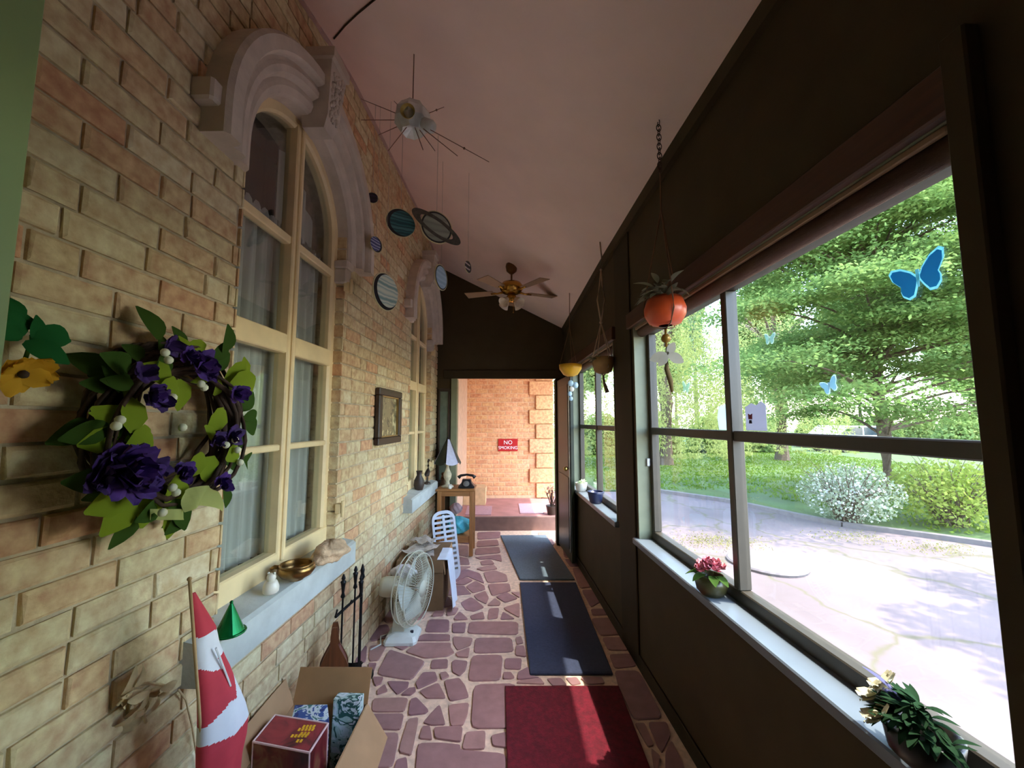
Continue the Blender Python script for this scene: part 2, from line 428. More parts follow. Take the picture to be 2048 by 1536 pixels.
    for z in (2.38, 1.05):
        m.bbox(HALF - .02, -.035, z - .03, HALF + .018, .0, z + .03, .006); m.tube([(HALF - .012, -.045, z - .045), (HALF - .012, -.045, z + .045)], .010, 8)
    m.build('shutter_hinge', CREAM, W, smooth=False)
    return W
arched_window('window_1', CENTRES[0], 'cream arched sash window beside the flower wreath')
arched_window('window_2', CENTRES[1], 'cream arched sash window beyond the framed picture')

# ------------------------------------------------------------------ floor of crazy paving
GROUT = mat('beige_grout', (224, 196, 172), .9, var=.15, scale=30, bump=.3)
FLAG = None
def flag_mat():
    m = bpy.data.materials.new('purple_flagstone'); m.use_nodes = True
    n, l = m.node_tree.nodes, m.node_tree.links; b = n['Principled BSDF']; b.inputs['Roughness'].default_value = .48
    oi = n.new('ShaderNodeObjectInfo'); cr = n.new('ShaderNodeValToRGB'); e = cr.color_ramp.elements
    e[0].color = srgb(150, 114, 114); e[1].position = 1; e[1].color = srgb(170, 128, 124)
    for p, c in ((.3, (160, 120, 118)), (.55, (144, 108, 114)), (.8, (164, 128, 122))): x = e.new(p); x.color = srgb(*c)
    l.new(oi.outputs['Random'], cr.inputs[0])
    g = n.new('ShaderNodeNewGeometry'); nz = n.new('ShaderNodeTexNoise'); nz.inputs['Scale'].default_value = 14; nz.inputs['Detail'].default_value = 7
    l.new(g.outputs['Position'], nz.inputs['Vector'])
    m2 = n.new('ShaderNodeMix'); m2.data_type = 'RGBA'; m2.blend_type = 'OVERLAY'; m2.inputs['Factor'].default_value = .3
    l.new(cr.outputs[0], m2.inputs[6]); l.new(nz.outputs[0], m2.inputs[7]); l.new(m2.outputs[2], b.inputs['Base Color'])
    bp = n.new('ShaderNodeBump'); bp.inputs['Strength'].default_value = .25; bp.inputs['Distance'].default_value = .01
    l.new(nz.outputs[0], bp.inputs['Height']); l.new(bp.outputs[0], b.inputs['Normal']); return m
FLAG = flag_mat()
floor = MB().box(-1.45, -3.3, -.2, 1.1, 5.95, -.006).build('floor', GROUT)
struct(floor, 'crazy paved porch floor of purple flagstones and pale grout', 'floor')
Z7 = lambda p: (600 + p[0] * .29297, 950 + p[1] * .29297)
Z8 = lambda p: (440 + p[0] * .24414, 1186 + p[1] * .24414)
ZB = lambda p: (900 + p[0] * .31646, 1050 + p[1] * .31646)
stones = [(Z7, q) for q in (
 [(1175,1230),(1385,1228),(1370,1400),(1145,1405)], [(1400,1250),(1515,1250),(1508,1325),(1395,1320)], [(1390,1345),(1440,1345),(1465,1380),(1440,1390),(1385,1390)],
 [(1490,1345),(1560,1310),(1570,1370),(1640,1385),(1480,1395)], [(1195,1110),(1445,1108),(1460,1205),(1185,1215)], [(1470,1110),(1510,1100),(1525,1145),(1480,1155)],
 [(1475,1165),(1530,1165),(1545,1240),(1470,1230)], [(1155,1000),(1490,1000),(1490,1090),(1140,1080)], [(1040,1010),(1135,1005),(1125,1075),(1040,1075)],
 [(880,985),(1020,985),(1018,1070),(850,1070)], [(850,1085),(1025,1090),(1025,1130),(760,1130)], [(1045,1100),(1180,1110),(1165,1160),(1075,1195),(1045,1150)],
 [(800,1145),(1030,1145),(1030,1175),(1055,1210),(1010,1235),(850,1250),(715,1205)], [(1060,1215),(1160,1175),(1150,1245),(1075,1240)],
 [(610,1190),(690,1215),(860,1270),(760,1400),(520,1360)], [(900,1260),(1010,1255),(1008,1315),(890,1320)], [(1035,1275),(1060,1260),(1145,1270),(1130,1330),(1090,1370),(1040,1345)],
 [(1290,910),(1360,905),(1350,975),(1280,985)], [(1385,930),(1470,980),(1365,985)], [(1390,905),(1500,870),(1500,975),(1400,920)], [(1275,890),(1330,840),(1370,870),(1360,890)],
 [(1160,960),(1250,930),(1262,980),(1170,985)], [(1050,975),(1090,930),(1150,985),(1060,990)], [(920,930),(990,910),(975,960),(900,965)], [(1000,960),(1005,905),(1085,905),(1060,950)],
 [(930,850),(1010,825),(1060,890),(920,910)], [(960,820),(990,750),(1120,755),(1150,790),(1170,810),(1060,820)], [(1095,870),(1170,830),(1260,900),(1190,930),(1130,920)],
 [(1185,820),(1265,790),(1290,835),(1270,880),(1210,850)], [(1280,745),(1430,740),(1440,790),(1310,825)], [(1335,830),(1410,800),(1490,840),(1400,870)],
 [(1035,680),(1130,640),(1230,670),(1260,740),(1190,710),(1140,690),(1040,740)], [(960,700),(1020,690),(1030,740),(960,745)], [(1250,665),(1330,650),(1410,680),(1420,725),(1280,735)],
 [(1070,625),(1170,625),(1110,645),(1060,660)], [(1200,640),(1320,610),(1350,640),(1250,655)], [(1230,590),(1300,575),(1330,605),(1240,615)], [(1190,560),(1370,540),(1380,590),(1300,570),(1230,575)],
 [(1200,500),(1360,490),(1370,530),(1195,545)], [(1210,450),(1350,440),(1360,480),(1205,490)], [(1210,390),(1370,385),(1365,430),(1210,440)], [(1060,550),(1150,570),(1160,610),(1070,610)],
 [(1060,480),(1150,480),(1150,560),(1065,540)], [(1060,410),(1170,410),(1160,470),(1055,460)], [(1130,760),(1200,720),(1260,755),(1265,780),(1180,805)], [(1620,390),(1700,385),(1740,480),(1650,470)],
 [(1090,715),(1140,700),(1180,718),(1125,748),(1060,745)], [(1500,800),(1440,800),(1495,835),(1500,830)], [(470,1040),(600,1020),(625,1100),(480,1135)], [(650,1150),(780,1140),(700,1195),(640,1170)],
 [(880,660),(950,640),(950,740),(900,760)], [(1000,380),(1180,380),(1180,400),(1010,402)], [(900,560),(1040,560),(1040,620),(930,640)], [(890,770),(960,760),(940,820),(900,840)], [(560,930),(860,900),(850,980),(580,1010)],
)] + [(Z8, q) for q in (
 [(1225,430),(1370,420),(1300,550),(1220,555)], [(1215,575),(1285,575),(1250,665),(1225,665)], [(1250,690),(1340,690),(1320,740),(1270,760)], [(1370,720),(1550,725),(1540,770),(1450,830),(1390,760)],
 [(1290,790),(1350,745),(1375,800),(1285,830)], [(1480,835),(1545,780),(1600,775),(1605,800),(1560,835)], [(1600,740),(1660,650),(1765,645),(1785,710),(1620,785)], [(1800,655),(1850,645),(1880,680),(1815,710)],
 [(1630,800),(1790,730),(1855,860),(1690,860)], [(1835,715),(1960,695),(2010,760),(2040,850),(1880,885)], [(1255,860),(1545,855),(1510,970),(1240,970)], [(1560,870),(1610,855),(1710,960),(1680,985),(1540,1000)],
 [(1660,1060),(1800,905),(1850,1075),(1730,1080)], [(1870,915),(2040,895),(2030,990),(1990,1080),(1890,1090)], [(1230,990),(1510,985),(1480,1120),(1240,1110)], [(1230,1150),(1470,1140),(1420,1420),(1190,1434)],
 [(1540,1030),(1630,1015),(1570,1330),(1460,1300)], [(1660,1090),(1720,1085),(1740,1200),(1630,1190)], [(1750,1100),(1990,1090),(1975,1220),(1760,1190)], [(1450,1360),(1530,1340),(1545,1500),(1400,1500)],
 [(1100,620),(1200,600),(1200,680),(1090,690)], [(1060,860),(1215,860),(1200,970),(1020,970)], [(1000,1000),(1205,990),(1220,1120),(970,1120)], [(900,1150),(1190,1150),(1150,1434),(860,1434)], [(1120,440),(1205,430),(1195,560),(1110,580)],
)] + [(ZB, q) for q in (
 [(150,1008),(420,1000),(420,1280),(130,1285)], [(100,1310),(225,1300),(220,1415),(75,1420)], [(260,1330),(400,1300),(400,1410),(270,1395)],
 [(770,270),(850,270),(900,390),(820,400)], [(830,410),(920,410),(960,480),(890,520)], [(890,530),(1000,530),(1020,565),(900,570)], [(890,590),(1035,585),(1085,690),(950,700)], [(960,710),(1095,710),(1135,790),(1000,790)],
 [(1005,815),(1145,810),(1180,890),(1040,905)], [(1040,920),(1195,920),(1350,1220),(1160,1230),(1060,1010)], [(1165,1250),(1230,1250),(1290,1390),(1250,1400)], [(1250,1245),(1370,1245),(1395,1330),(1340,1440),(1300,1380)],
 [(1360,1440),(1400,1360),(1470,1500),(1490,1560),(1360,1560)], [(1270,1410),(1330,1460),(1310,1560),(1290,1560)], [(430,985),(570,965),(600,1005),(420,998)], [(610,970),(700,965),(740,1010),(650,1015)],
 [(730,965),(800,960),(830,1000),(770,1010)], [(820,965),(960,960),(980,1000),(870,1005)], [(725,215),(760,215),(830,260),(760,262)], [(705,90),(735,100),(800,200),(720,205)],
)] + [(lambda p: p, [(835,1486),(880,1485),(920,1489),(922,1500),(1012,1507),(1012,1560),(828,1560)])]
for fn, poly in stones:
    P = [at_z(*fn(p), 0.0) for p in poly]
    c = sum(P, Vector()) / len(P)
    ring = []
    for i, p in enumerate(P):                # soften the corners
        a, b = P[i - 1], P[(i + 1) % len(P)]
        ring += [p + (a - p) * .16, p + (a - p) * .04 + (b - p) * .04, p + (b - p) * .16]
    hgt = rnd.uniform(.000, .004)
    m = MB(); m.loft([[V(p.x - c.x, p.y - c.y, z) + (V(c.x - p.x, c.y - p.y, 0) * i) for p in ring] for z, i in ((-.02, 0), (hgt - .003, 0), (hgt, .02))])
    link('flagstone', m.mesh('flagstone', FLAG), floor, T(c.x, c.y, 0))

# ------------------------------------------------------------------ ceiling and roof
CEIL = mat('pink_plaster_ceiling', (244, 218, 208), .75, var=.04, scale=3, bump=.04, bscale=30)
OLIVE = mat('dark_olive_paint', (72, 61, 42), .7, spec=.15, var=.08, scale=5, bump=.05)
OLIVE2 = mat('darker_olive_trim', (58, 49, 33), .7, spec=.15, var=.08, scale=5)
BROWNW = mat('brown_header_wood', (74, 44, 24), .5, var=.2, scale=6, stretch=(1, 14, 14))
zl_tab = [(-4, 3.30), (-1, 3.30), (1.2, 3.48), (1.8, 3.624), (2.3, 3.74), (3.0, 3.766), (4.17, 3.78), (5.27, 3.60), (9, 3.5)]
zr_tab = [(-4, 2.98), (-1, 2.98), (1.2, 2.98), (1.9, 2.973), (3.17, 2.92), (5.12, 2.775), (9, 2.6)]
def xl(y): return XL + y * math.tan(TL)
def xr(y): return XR + y * math.tan(TR)
def ceil_z(x, y):
    a, b = xl(y), xr(y); return lerp_table(zl_tab, y) + (x - a) / (b - a) * (lerp_table(zr_tab, y) - lerp_table(zl_tab, y))
def ceil_at(px, py):
    d = ray(px, py); lo, hi = .3, 12
    for _ in range(50):
        m_ = (lo + hi) / 2; p = _C + d * m_
        if p.z < ceil_z(p.x, p.y): lo = m_
        else: hi = m_
    return _C + d * lo
mb = MB()
def cgrid(lift, y0, y1):
    return lambda a, b: (lambda y: (lambda x: V(x, y, ceil_z(x, y) + lift))(xl(y) - .02 + a * (xr(y) + .02 - xl(y))))(y0 + b * (y1 - y0))
mb.grid(cgrid(0, -3.3, 5.22), 6, 60); mb.grid(cgrid(.05, -3.3, 5.22), 6, 60)
ceiling = mb.build('ceiling', CEIL, smooth=True, fix=False); struct(ceiling, 'pale pink sloping plaster ceiling', 'ceiling')
mb = MB()                                     # roof deck with the eave beyond the windows
mb.hexa([V(-1.6, -3.4, 4.24), V(1.60, -3.4, 2.82), V(-1.6, 5.6, 4.24), V(1.60, 5.6, 2.76), V(-1.6, -3.4, 4.32), V(1.60, -3.4, 2.90), V(-1.6, 5.6, 4.32), V(1.60, 5.6, 2.84)])
roof = mb.build('roof', mat('roof_boards', (120, 104, 90), .8)); struct(roof, 'sloping porch roof with an eave over the windows', 'roof')
seam = MB().tube([ceil_at(*p) - V(0, 0, .004) for p in ((668, 76), (690, 50), (715, 26), (746, 0), (775, -22), (810, -40))], .004, 5).build('trim_1', OLIVE2)
struct(seam, 'dark thin seam curving over the pale ceiling', 'trim')
mb = MB()
for i in range(20):
    y0, y1 = -.4 + 5.58 * i / 20, -.4 + 5.58 * (i + 1) / 20
    z0, z1 = lerp_table(zr_tab, y0), lerp_table(zr_tab, y1)
    mb.hexa([V(xr(y0) - .03, y0, z0 - .07), V(xr(y0), y0, z0 - .07), V(xr(y1) - .03, y1, z1 - .07), V(xr(y1), y1, z1 - .07), V(xr(y0) - .03, y0, z0 + .03), V(xr(y0), y0, z0 + .03), V(xr(y1) - .03, y1, z1 + .03), V(xr(y1), y1, z1 + .03)])
struct(mb.build('trim_2', OLIVE), 'dark olive moulding where ceiling meets the window wall', 'trim')
mb = MB()
for i in range(24):
    y0, y1 = .42 + 4.76 * i / 24, .42 + 4.76 * (i + 1) / 24
    for q, (a, b) in ((0, (0, 0)),):
        z0, z1 = lerp_table(zl_tab, y0), lerp_table(zl_tab, y1)
        mb.hexa([V(xl(y0), y0, z0 - .02), V(xl(y0) + .022, y0, z0 - .02), V(xl(y1), y1, z1 - .02), V(xl(y1) + .022, y1, z1 - .02), V(xl(y0), y0, z0 + .01), V(xl(y0) + .022, y0, z0 + .01), V(xl(y1), y1, z1 + .01), V(xl(y1) + .022, y1, z1 + .01)])
struct(mb.build('trim_3', mat('ceiling_bead', (190, 160, 150), .7)), 'narrow pinkish bead along the top of the brick wall', 'trim')

# ------------------------------------------------------------------ window wall on the right (local x along wall, +y into the porch)
WINS = [(.745, 2.62), (3.06, 4.72)]
SZ, HZ, DEP = .81, 2.19, .13                  # sill height, head height, wall thickness
def rz(u): return 3.03
mb = MB()
edges = [-.6, .70, .80, 2.62, 3.06, 4.72, 5.22]
mb.box(-3.3, -DEP, -.2, 5.22, 0, SZ - .03); mb.box(-3.3, -DEP, HZ + .02, 5.22, 0, 3.03)
for a, b in ((-3.3, .745), (2.62, 3.06), (4.72, 5.22)): mb.box(a, -DEP, SZ - .03, b, 0, HZ + .02)
wall_right = mb.build('wall_right', OLIVE, M=MR); struct(wall_right, 'dark olive panelled window wall of the porch', 'wall')
struct(MB().bbox(.692, 0, 0, .738, .035, 2.33, .004).build('trim_4', OLIVE, M=MR), 'dark olive post ending below the ceiling beside the large window', 'trim')
struct(MB().bbox(2.66, 0, 0, 2.98, .012, 2.95, .004).build('trim_5', OLIVE2, M=MR), 'dark flat pier board between the two porch windows', 'trim')
struct(MB().bbox(-.5, 0, 0, 5.15, .012, .09, .004).build('baseboard_right', OLIVE2, M=MR), 'dark baseboard along the window wall', 'baseboard')
JAMB = mat('grey_green_jamb_paint', (128, 132, 104), .5, var=.06)
SASH = mat('dark_sash_paint', (64, 58, 46), .45, var=.1)
SILLP = mat('grey_blue_sill_paint', (108, 118, 124), .32, var=.06, scale=6)
BLIND = mat('rolled_bamboo_blind', (96, 66, 48), .7, var=.25, scale=90, stretch=(1, 30, 30), bump=.4)
PANE = glass_mat('clear_window_glass', (.97, .98, .98), .05, .01)
GY = -.11
def porch_window(name, u0, u1, mul, label, blind):
    W = empty_struct(name, MR @ T(u0, 0, 0), label, 'window'); w = u1 - u0
    for a in (0, w - .014): MB().box(a, -DEP, SZ, a + .014, .004, HZ).build('jamb', JAMB, W)
    MB().box(0, -DEP, HZ - .012, w, .004, HZ + .01).build('head', JAMB, W)
    m = MB(); m.bbox(-.03, GY - .03, SZ - .035, w + .03, .035, SZ + .004, .005); m.build('sill', SILLP, W)
    fb, ft = SZ + .055, HZ - .06
    m = MB(); m.bbox(0, GY - .02, SZ, w, GY + .03, fb, .004); m.build('bottom_rail', SASH, W)
    m = MB(); m.bbox(0, GY - .02, ft, w, GY + .03, HZ, .004); m.build('top_rail', SASH, W)
    for a in (.014, w - .05): MB().bbox(a, GY - .02, fb, a + .036, GY + .03, ft, .004).build('stile', SASH, W)
    cuts = [.03] + [q - u0 for q in mul] + [w - .03]
    for q in mul: MB().bbox(q - u0 - .02, GY - .02, fb, q - u0 + .02, GY + .035, ft, .004).build('mullion', SASH, W)
    for a, b in zip(cuts, cuts[1:]):
        MB().bbox(a, GY - .018, 1.475, b, GY + .028, 1.518, .004).build('meeting_rail', SASH, W)
        for z0, z1 in ((fb - .005, 1.48), (1.51, ft + .005)): MB().box(a, GY - .002, z0, b, GY + .002, z1).build('pane', PANE, W)
    MB().bbox(-.05, .0, HZ - .01, w + .06, .03, HZ + .095, .005).build('header_board', BROWNW, W)
    m = MB()
    m.tube([(.03, -.045, HZ - .045), (w - .03, -.045, HZ - .045)], .032, 14); m.build('rolled_blind', BLIND, W, smooth=True)
    MB().bbox(.02, -.016, HZ - .03, w - .02, -.002, HZ - .012, .003).build('blind_rail', mat('pale_batten', (150, 120, 94), .6), W)
    return W
w3 = porch_window('window_3', *WINS[0], [1.712], 'large dark framed porch window with butterfly stickers', True)
MB().bbox(1.845, -.075, 1.27, 1.862, -.055, 1.32, .003).build('latch', mat('white_plastic', (225, 225, 220), .4), w3)
porch_window('window_4', *WINS[1], [3.93], 'small dark framed porch window beyond the pier', True)

# ------------------------------------------------------------------ far end wall, doorway and what lies beyond
mb = MB(); Y = 5.2
mb.box(-.95, Y, 2.12, .95, Y + .12, 3.8); mb.box(-.95, Y, -.1, -.66, Y + .12, 2.12); mb.box(.68, Y, -.1, .95, Y + .12, 2.12)
wall_far = mb.build('wall_far', OLIVE); struct(wall_far, 'dark olive end wall above the open doorway', 'wall')
struct(MB().bbox(-.80, Y - .03, 2.11, .80, Y, 2.22, .005).build('trim_6', OLIVE2), 'dark head casing over the open doorway', 'trim')
struct(MB().bbox(-.70, Y - .025, 0, -.62, Y + .13, 2.11, .005).build('trim_7', JAMB), 'grey green casing on the hinge side of the doorway', 'trim')
struct(MB().bbox(.655, Y - .02, 0, .70, Y + .13, 2.11, .005).build('trim_8', OLIVE2), 'dark casing on the latch side of the doorway', 'trim')
GREEND = mat('dark_green_door_paint', (40, 48, 34), .4, var=.1)
Dm = T(.675, 5.17, .03) @ RZ(math.radians(4))
D = empty_struct('door_1', Dm, 'dark green door folded open against the window wall', 'door')
m = MB(); m.bbox(0, -.72, 0, .04, 0, 2.05, .004); m.build('leaf', GREEND, D)
for z0, z1 in ((.12, .9), (1.0, 1.95)): MB().bbox(-.008, -.62, z0, .0, -.10, z1, .004).build('panel', GREEND, D)
m = MB(); m.ball((-.045, -.66, 1.0), .026, 12, 8); m.tube([(0, -.66, 1.0), (-.045, -.66, 1.0)], .009, 8); m.build('knob', mat('tarnished_brass', (190, 160, 90), .3, 1.0), D, smooth=True)
m = MB(); m.bbox(-.012, -.69, .1, 0, -.675, 1.98, .003); m.build('edge_strip', mat('worn_aluminium', (190, 190, 180), .35, .8), D)
FARFLOOR = mat('worn_pink_tile', (168, 118, 112), .7, var=.15, scale=5)
mb = MB(); mb.box(-1.0, 5.94, -.2, 1.1, 7.45, .185); struct(mb.build('floor_landing', FARFLOOR), 'raised pinkish landing beyond the doorway', 'floor')
struct(MB().bbox(-.9, 5.90, -.1, .9, 5.945, .19, .008).build('trim_9', mat('step_nosing', (120, 92, 84), .7)), 'dull wooden step edge beyond the doorway', 'trim')
FARB = brick_mat('orange_brick', [(222, 168, 122), (214, 156, 112), (226, 172, 128), (212, 152, 108), (218, 170, 120), (206, 146, 106)])
mb = MB(); mb.box(-1.6, 7.312, -.2, .86, 7.5, 3.4); wall_b = mb.build('wall_beyond', mat('warm_mortar', (214, 172, 134), .95, var=.1, scale=20)); struct(wall_b, 'orange brick wall with quoins beyond the doorway', 'brick wall')
m = MB(); rr = []
for k in range(int(3.2 / CRS)):
    u = -1.5 + (0 if k % 2 else BL / 2)
    while u < .64:
        if k * CRS > .19:
            b = brick_mesh(BL - .012, CRS - .012, k); n0 = len(m.v)
            m.add([V(p[0] + u, 7.31 + p[1], p[2] + k * CRS) for p in b.v], b.f); rr += [rnd.random()] * (len(m.v) - n0)
        u += BL
me = m.mesh('brick_courses', FARB); at = me.attributes.new('rnd', 'FLOAT', 'POINT'); at.data.foreach_set('value', rr); tag(link('brick_courses', me, wall_b), kind='stuff')
for i in range(11):
    wq = .42 if i % 2 else .30
    q = MB().bbox(.86 - wq, 7.26, .20 + i * .262, .88, 7.36, .20 + i * .262 + .25, .008)
    me = q.mesh('quoin', FARB); at = me.attributes.new('rnd', 'FLOAT', 'POINT'); at.data.foreach_set('value', [rnd.random()] * len(me.vertices)); link('quoin', me, wall_b)
struct(MB().bbox(-.90, 5.33, .19, -.69, 7.31, 3.2, .004).build('wall_landing', mat('pink_stone_pier', (196, 160, 134), .85, var=.12)), 'pale stone side wall beyond the doorway', 'wall')
struct(MB().hexa([V(-1.2, 5.3, 2.75), V(1.5, 5.3, 2.6), V(-1.2, 7.5, 2.75), V(1.5, 7.5, 2.6), V(-1.2, 5.3, 2.83), V(1.5, 5.3, 2.68), V(-1.2, 7.5, 2.83), V(1.5, 7.5, 2.68)]).build('ceiling_landing', CEIL), 'flat pale ceiling over the landing beyond the doorway', 'ceiling')

# green painted jamb of the doorway the photograph is taken from
GREENP = mat('sage_green_paint', (150, 172, 116), .5, var=.05, scale=4)
m = MB(); m.box(-1.5, -3.3, -.2, -1.4, .52, 3.7); m.box(-1.5, -3.4, -.2, 1.2, -3.3, 3.7)  # added unseen walls that keep daylight behind the camera out of the porch
struct(m.build('wall_near_light_block', mat('plain_cream_plaster', (186, 176, 150), .8)), 'added unseen plaster walls behind the viewer that shade the porch', 'wall')
m = MB(); m.bbox(-1.45, .50, -.1, -.716, .58, 3.5, .004)
struct(m.build('trim_10', GREENP), 'sage green door jamb standing before the brick wall', 'trim')
# ------------------------------------------------------------------ outdoors
GZ = -.15
def drive_mat():
    m = bpy.data.materials.new('pale_worn_asphalt'); m.use_nodes = True
    n, l = m.node_tree.nodes, m.node_tree.links; b = n['Principled BSDF']; b.inputs['Roughness'].default_value = .9
    tc = n.new('ShaderNodeTexCoord'); nz = n.new('ShaderNodeTexNoise'); nz.inputs['Scale'].default_value = .9; nz.inputs['Detail'].default_value = 10
    l.new(tc.outputs['Object'], nz.inputs[0])
    cr = n.new('ShaderNodeValToRGB'); e = cr.color_ramp.elements; e[0].position = .3; e[0].color = srgb(100, 88, 84); e[1].position = .72; e[1].color = srgb(122, 107, 104)
    l.new(nz.outputs[0], cr.inputs[0])
    vo = n.new('ShaderNodeTexVoronoi'); vo.feature = 'DISTANCE_TO_EDGE'; vo.inputs['Scale'].default_value = .7
    wz = n.new('ShaderNodeTexNoise'); wz.inputs['Scale'].default_value = 3; mxv = n.new('ShaderNodeMix'); mxv.data_type = 'RGBA'; mxv.inputs['Factor'].default_value = .25
    l.new(tc.outputs['Object'], wz.inputs[0]); l.new(tc.outputs['Object'], mxv.inputs[6]); l.new(wz.outputs['Color'], mxv.inputs[7]); l.new(mxv.outputs[2], vo.inputs['Vector'])
    c2 = n.new('ShaderNodeValToRGB'); c2.color_ramp.elements[0].position = .0; c2.color_ramp.elements[0].color = (1, 1, 1, 1); c2.color_ramp.elements[1].position = .018; c2.color_ramp.elements[1].color = (0, 0, 0, 1)
    l.new(vo.outputs['Distance'], c2.inputs[0])
    mx = n.new('ShaderNodeMix'); mx.data_type = 'RGBA'; l.new(c2.outputs[0], mx.inputs['Factor']); l.new(cr.outputs[0], mx.inputs[6]); mx.inputs[7].default_value = srgb(92, 86, 62)
    l.new(mx.outputs[2], b.inputs['Base Color']); return m
drive = MB().grid(lambda a, b: V(-14 + 34 * a, -14 + 40 * b, GZ), 8, 8).build('ground_drive', drive_mat()); struct(drive, 'pale worn driveway outside the porch windows', 'driveway')
LAWN = mat('lawn_green', (66, 88, 34), .9, var=.3, scale=1.2, detail=8, bump=.5, bscale=30)
edge = [(2.2, 9.9), (3.7, 9.8), (4.7, 8.6), (5.2, 7.3), (5.5, 6.6), (6.2, 6.0), (6.6, 5.6), (7.4, 4.6), (9.5, 3.6), (60, 2.0), (60, 80), (-4, 80), (-4, 10.2)]
lawn = MB().prism(edge, GZ - .05, GZ + .03).build('ground_lawn', LAWN); struct(lawn, 'sunny green lawn beyond the driveway', 'lawn')
rg = np.random.default_rng(5)
# concrete edging between drive and beds
CONC = mat('concrete_edging', (112, 104, 100), .9, var=.1)
m = MB(); ep = edge[1:9]
for i in range(len(ep) - 1):
    a, b = V(*ep[i], 0), V(*ep[i + 1], 0); d = (b - a).normalized(); n_ = V(-d.y, d.x, 0) * .06
    m.hexa([V(*(a - n_).xy, GZ), V(*(b - n_).xy, GZ), V(*(a + n_).xy, GZ), V(*(b + n_).xy, GZ), V(*(a - n_).xy, GZ + .07), V(*(b - n_).xy, GZ + .07), V(*(a + n_).xy, GZ + .07), V(*(b + n_).xy, GZ + .07)])
struct(m.build('kerb', CONC), 'low concrete kerb between driveway and shrubs', 'kerb')
c = at_z(1535, 1128, GZ)
tag(MB().lathe([(.42, 0), (.43, .03), (.41, .045), (.0, .047)], 30, wob=lambda a, z: 1 + .03 * math.sin(3 * a)).build('stepping_stone', CONC, M=T(c.x, c.y, GZ - .005)), 'round flat stone slab lying on the driveway', 'stone slab')
# grass blades near the lawn's edge
P = np.column_stack([rg.uniform(2.5, 16, 30000), rg.uniform(6, 26, 30000), np.zeros(30000)])
P = P[(P[:, 1] > 9.9) | (P[:, 0] > 5.6 + (9.9 - P[:, 1]) * .25)]; P[:, 2] = GZ + .05
N = rg.normal(size=P.shape); N[:, 2] *= .3
GRASS = leaf_mat('grass_blades', (72, 102, 30), (122, 144, 58), .4)
tag(leaf_cloud('grass', P, N, .05, GRASS, aspect=.3, rng=rg), 'short bright grass blades covering the lawn', 'grass', kind='stuff')
# weeds in the drive's cracks
def weed_patch(cpx, n, rad, label, sc=1.0):
    c = at_z(*cpx, GZ); Q = rg.normal(size=(n, 3)) * np.array([rad, rad * .6, .012]) + np.array([0, 0, .02]); Q[:, 2] = np.abs(Q[:, 2])
    d_ = at_z(1535, 1128, GZ); Q = Q[np.hypot(Q[:, 0] + c.x - d_.x, Q[:, 1] + c.y - d_.y) > .47]; NN = rg.normal(size=Q.shape); NN[:, 2] = np.abs(NN[:, 2])
    o = leaf_cloud('weed_clump', Q, NN, .016 * sc, leaf_mat('dry_weed', (120, 124, 70), (170, 160, 100), .3), M=T(c.x, c.y, GZ), aspect=.35, rng=rg); tag(o, label, 'weeds', kind='stuff')
weed_patch((1425, 1085), 900, .34, 'dry weeds on the driveway beside the round slab')
weed_patch((1475, 1000), 300, .30, 'thin weeds at the far rim of the driveway')
weed_patch((1700, 1075), 300, .30, 'sparse weeds before the white flowered shrub')
weed_patch((1880, 1100), 300, .25, 'sparse weeds along the concrete kerb')

BARK = mat('grey_brown_bark', (92, 76, 62), .9, var=.25, scale=14, bump=.6)
MAPLE = leaf_mat('maple_leaves', (92, 124, 60), (146, 170, 98), .5)
WILLOW = leaf_mat('willow_leaves', (136, 148, 78), (182, 188, 120), .5)
FIR = leaf_mat('blue_conifer_needles', (88, 112, 88), (128, 148, 110), .25)
FAR = leaf_mat('far_tree_leaves', (102, 130, 70), (150, 168, 102), .45)
def branchy(m, a, b, r0, r1, sag=.0, k=5):
    a, b = Vector(a), Vector(b); m.tube([a.lerp(b, i / k) + V(0, 0, -sag * math.sin(math.pi * i / k)) for i in range(k + 1)], [r0 + (r1 - r0) * i / k for i in range(k + 1)], 7)
# big maple: flat layered sprays
root = thing('maple_tree', 'spreading maple with layered bright green leaves over the driveway', 'tree', T(8.6, 9.0, GZ))
base = Vector((8.6, 9.0, GZ)); m = MB(); m.tube([(0, 0, 0), (.02, 0, 1.2), (-.05, .02, 2.6), (0, 0, 4.2), (.1, .1, 6.2)], [.16, .13, .11, .09, .05], 9); m.build('trunk', BARK, root, smooth=True)
PP, NN = [], []; bm_ = MB()
r3 = random.Random(12)
spr = []
for q in range(130):
    while True:
        x, y, z = r3.uniform(4.6, 13), r3.uniform(6.2, 11), r3.uniform(1.7, 7.6)
        px = 1010 + 803 * x / y; py = 842 - 800 * (z - EYE) / y
        if px < 1500 + max(0, (py - 560)) * .30 or z > 2.2 + (y - 4.0) * 1.6 + 3: continue
        if y < 6.6 and z < 3.0: continue
        break
    spr.append((x, y, z))
for x, y, z in spr:
    n = 2200; rad = r3.uniform(.7, 1.25); q = rg.normal(size=(n, 3)); q[:, 2] *= .10; q[:, :2] *= rad * .55
    tilt = np.array([x - 8.6, y - 9.0]); tl = np.linalg.norm(tilt) + .1
    q[:, 2] -= (q[:, 0] * tilt[0] + q[:, 1] * tilt[1]) / tl * .18
    PP.append(q + np.array([x, y, z]) - np.array(base)); nn = rg.normal(size=(n, 3)) * .45; nn[:, 2] += 1; NN.append(nn)
    s = Vector((r3.uniform(-.1, .1), r3.uniform(-.1, .1), min(5.8, max(1.4, z - .5 - base.z)))); e = Vector((x, y, z)) - base
    branchy(bm_, s, e, .035, .008, -.2)
bm_.build('branches', BARK, root)
tag(leaf_cloud('foliage', np.concatenate(PP), np.concatenate(NN), .040, MAPLE, root, rng=rg), kind='stuff')
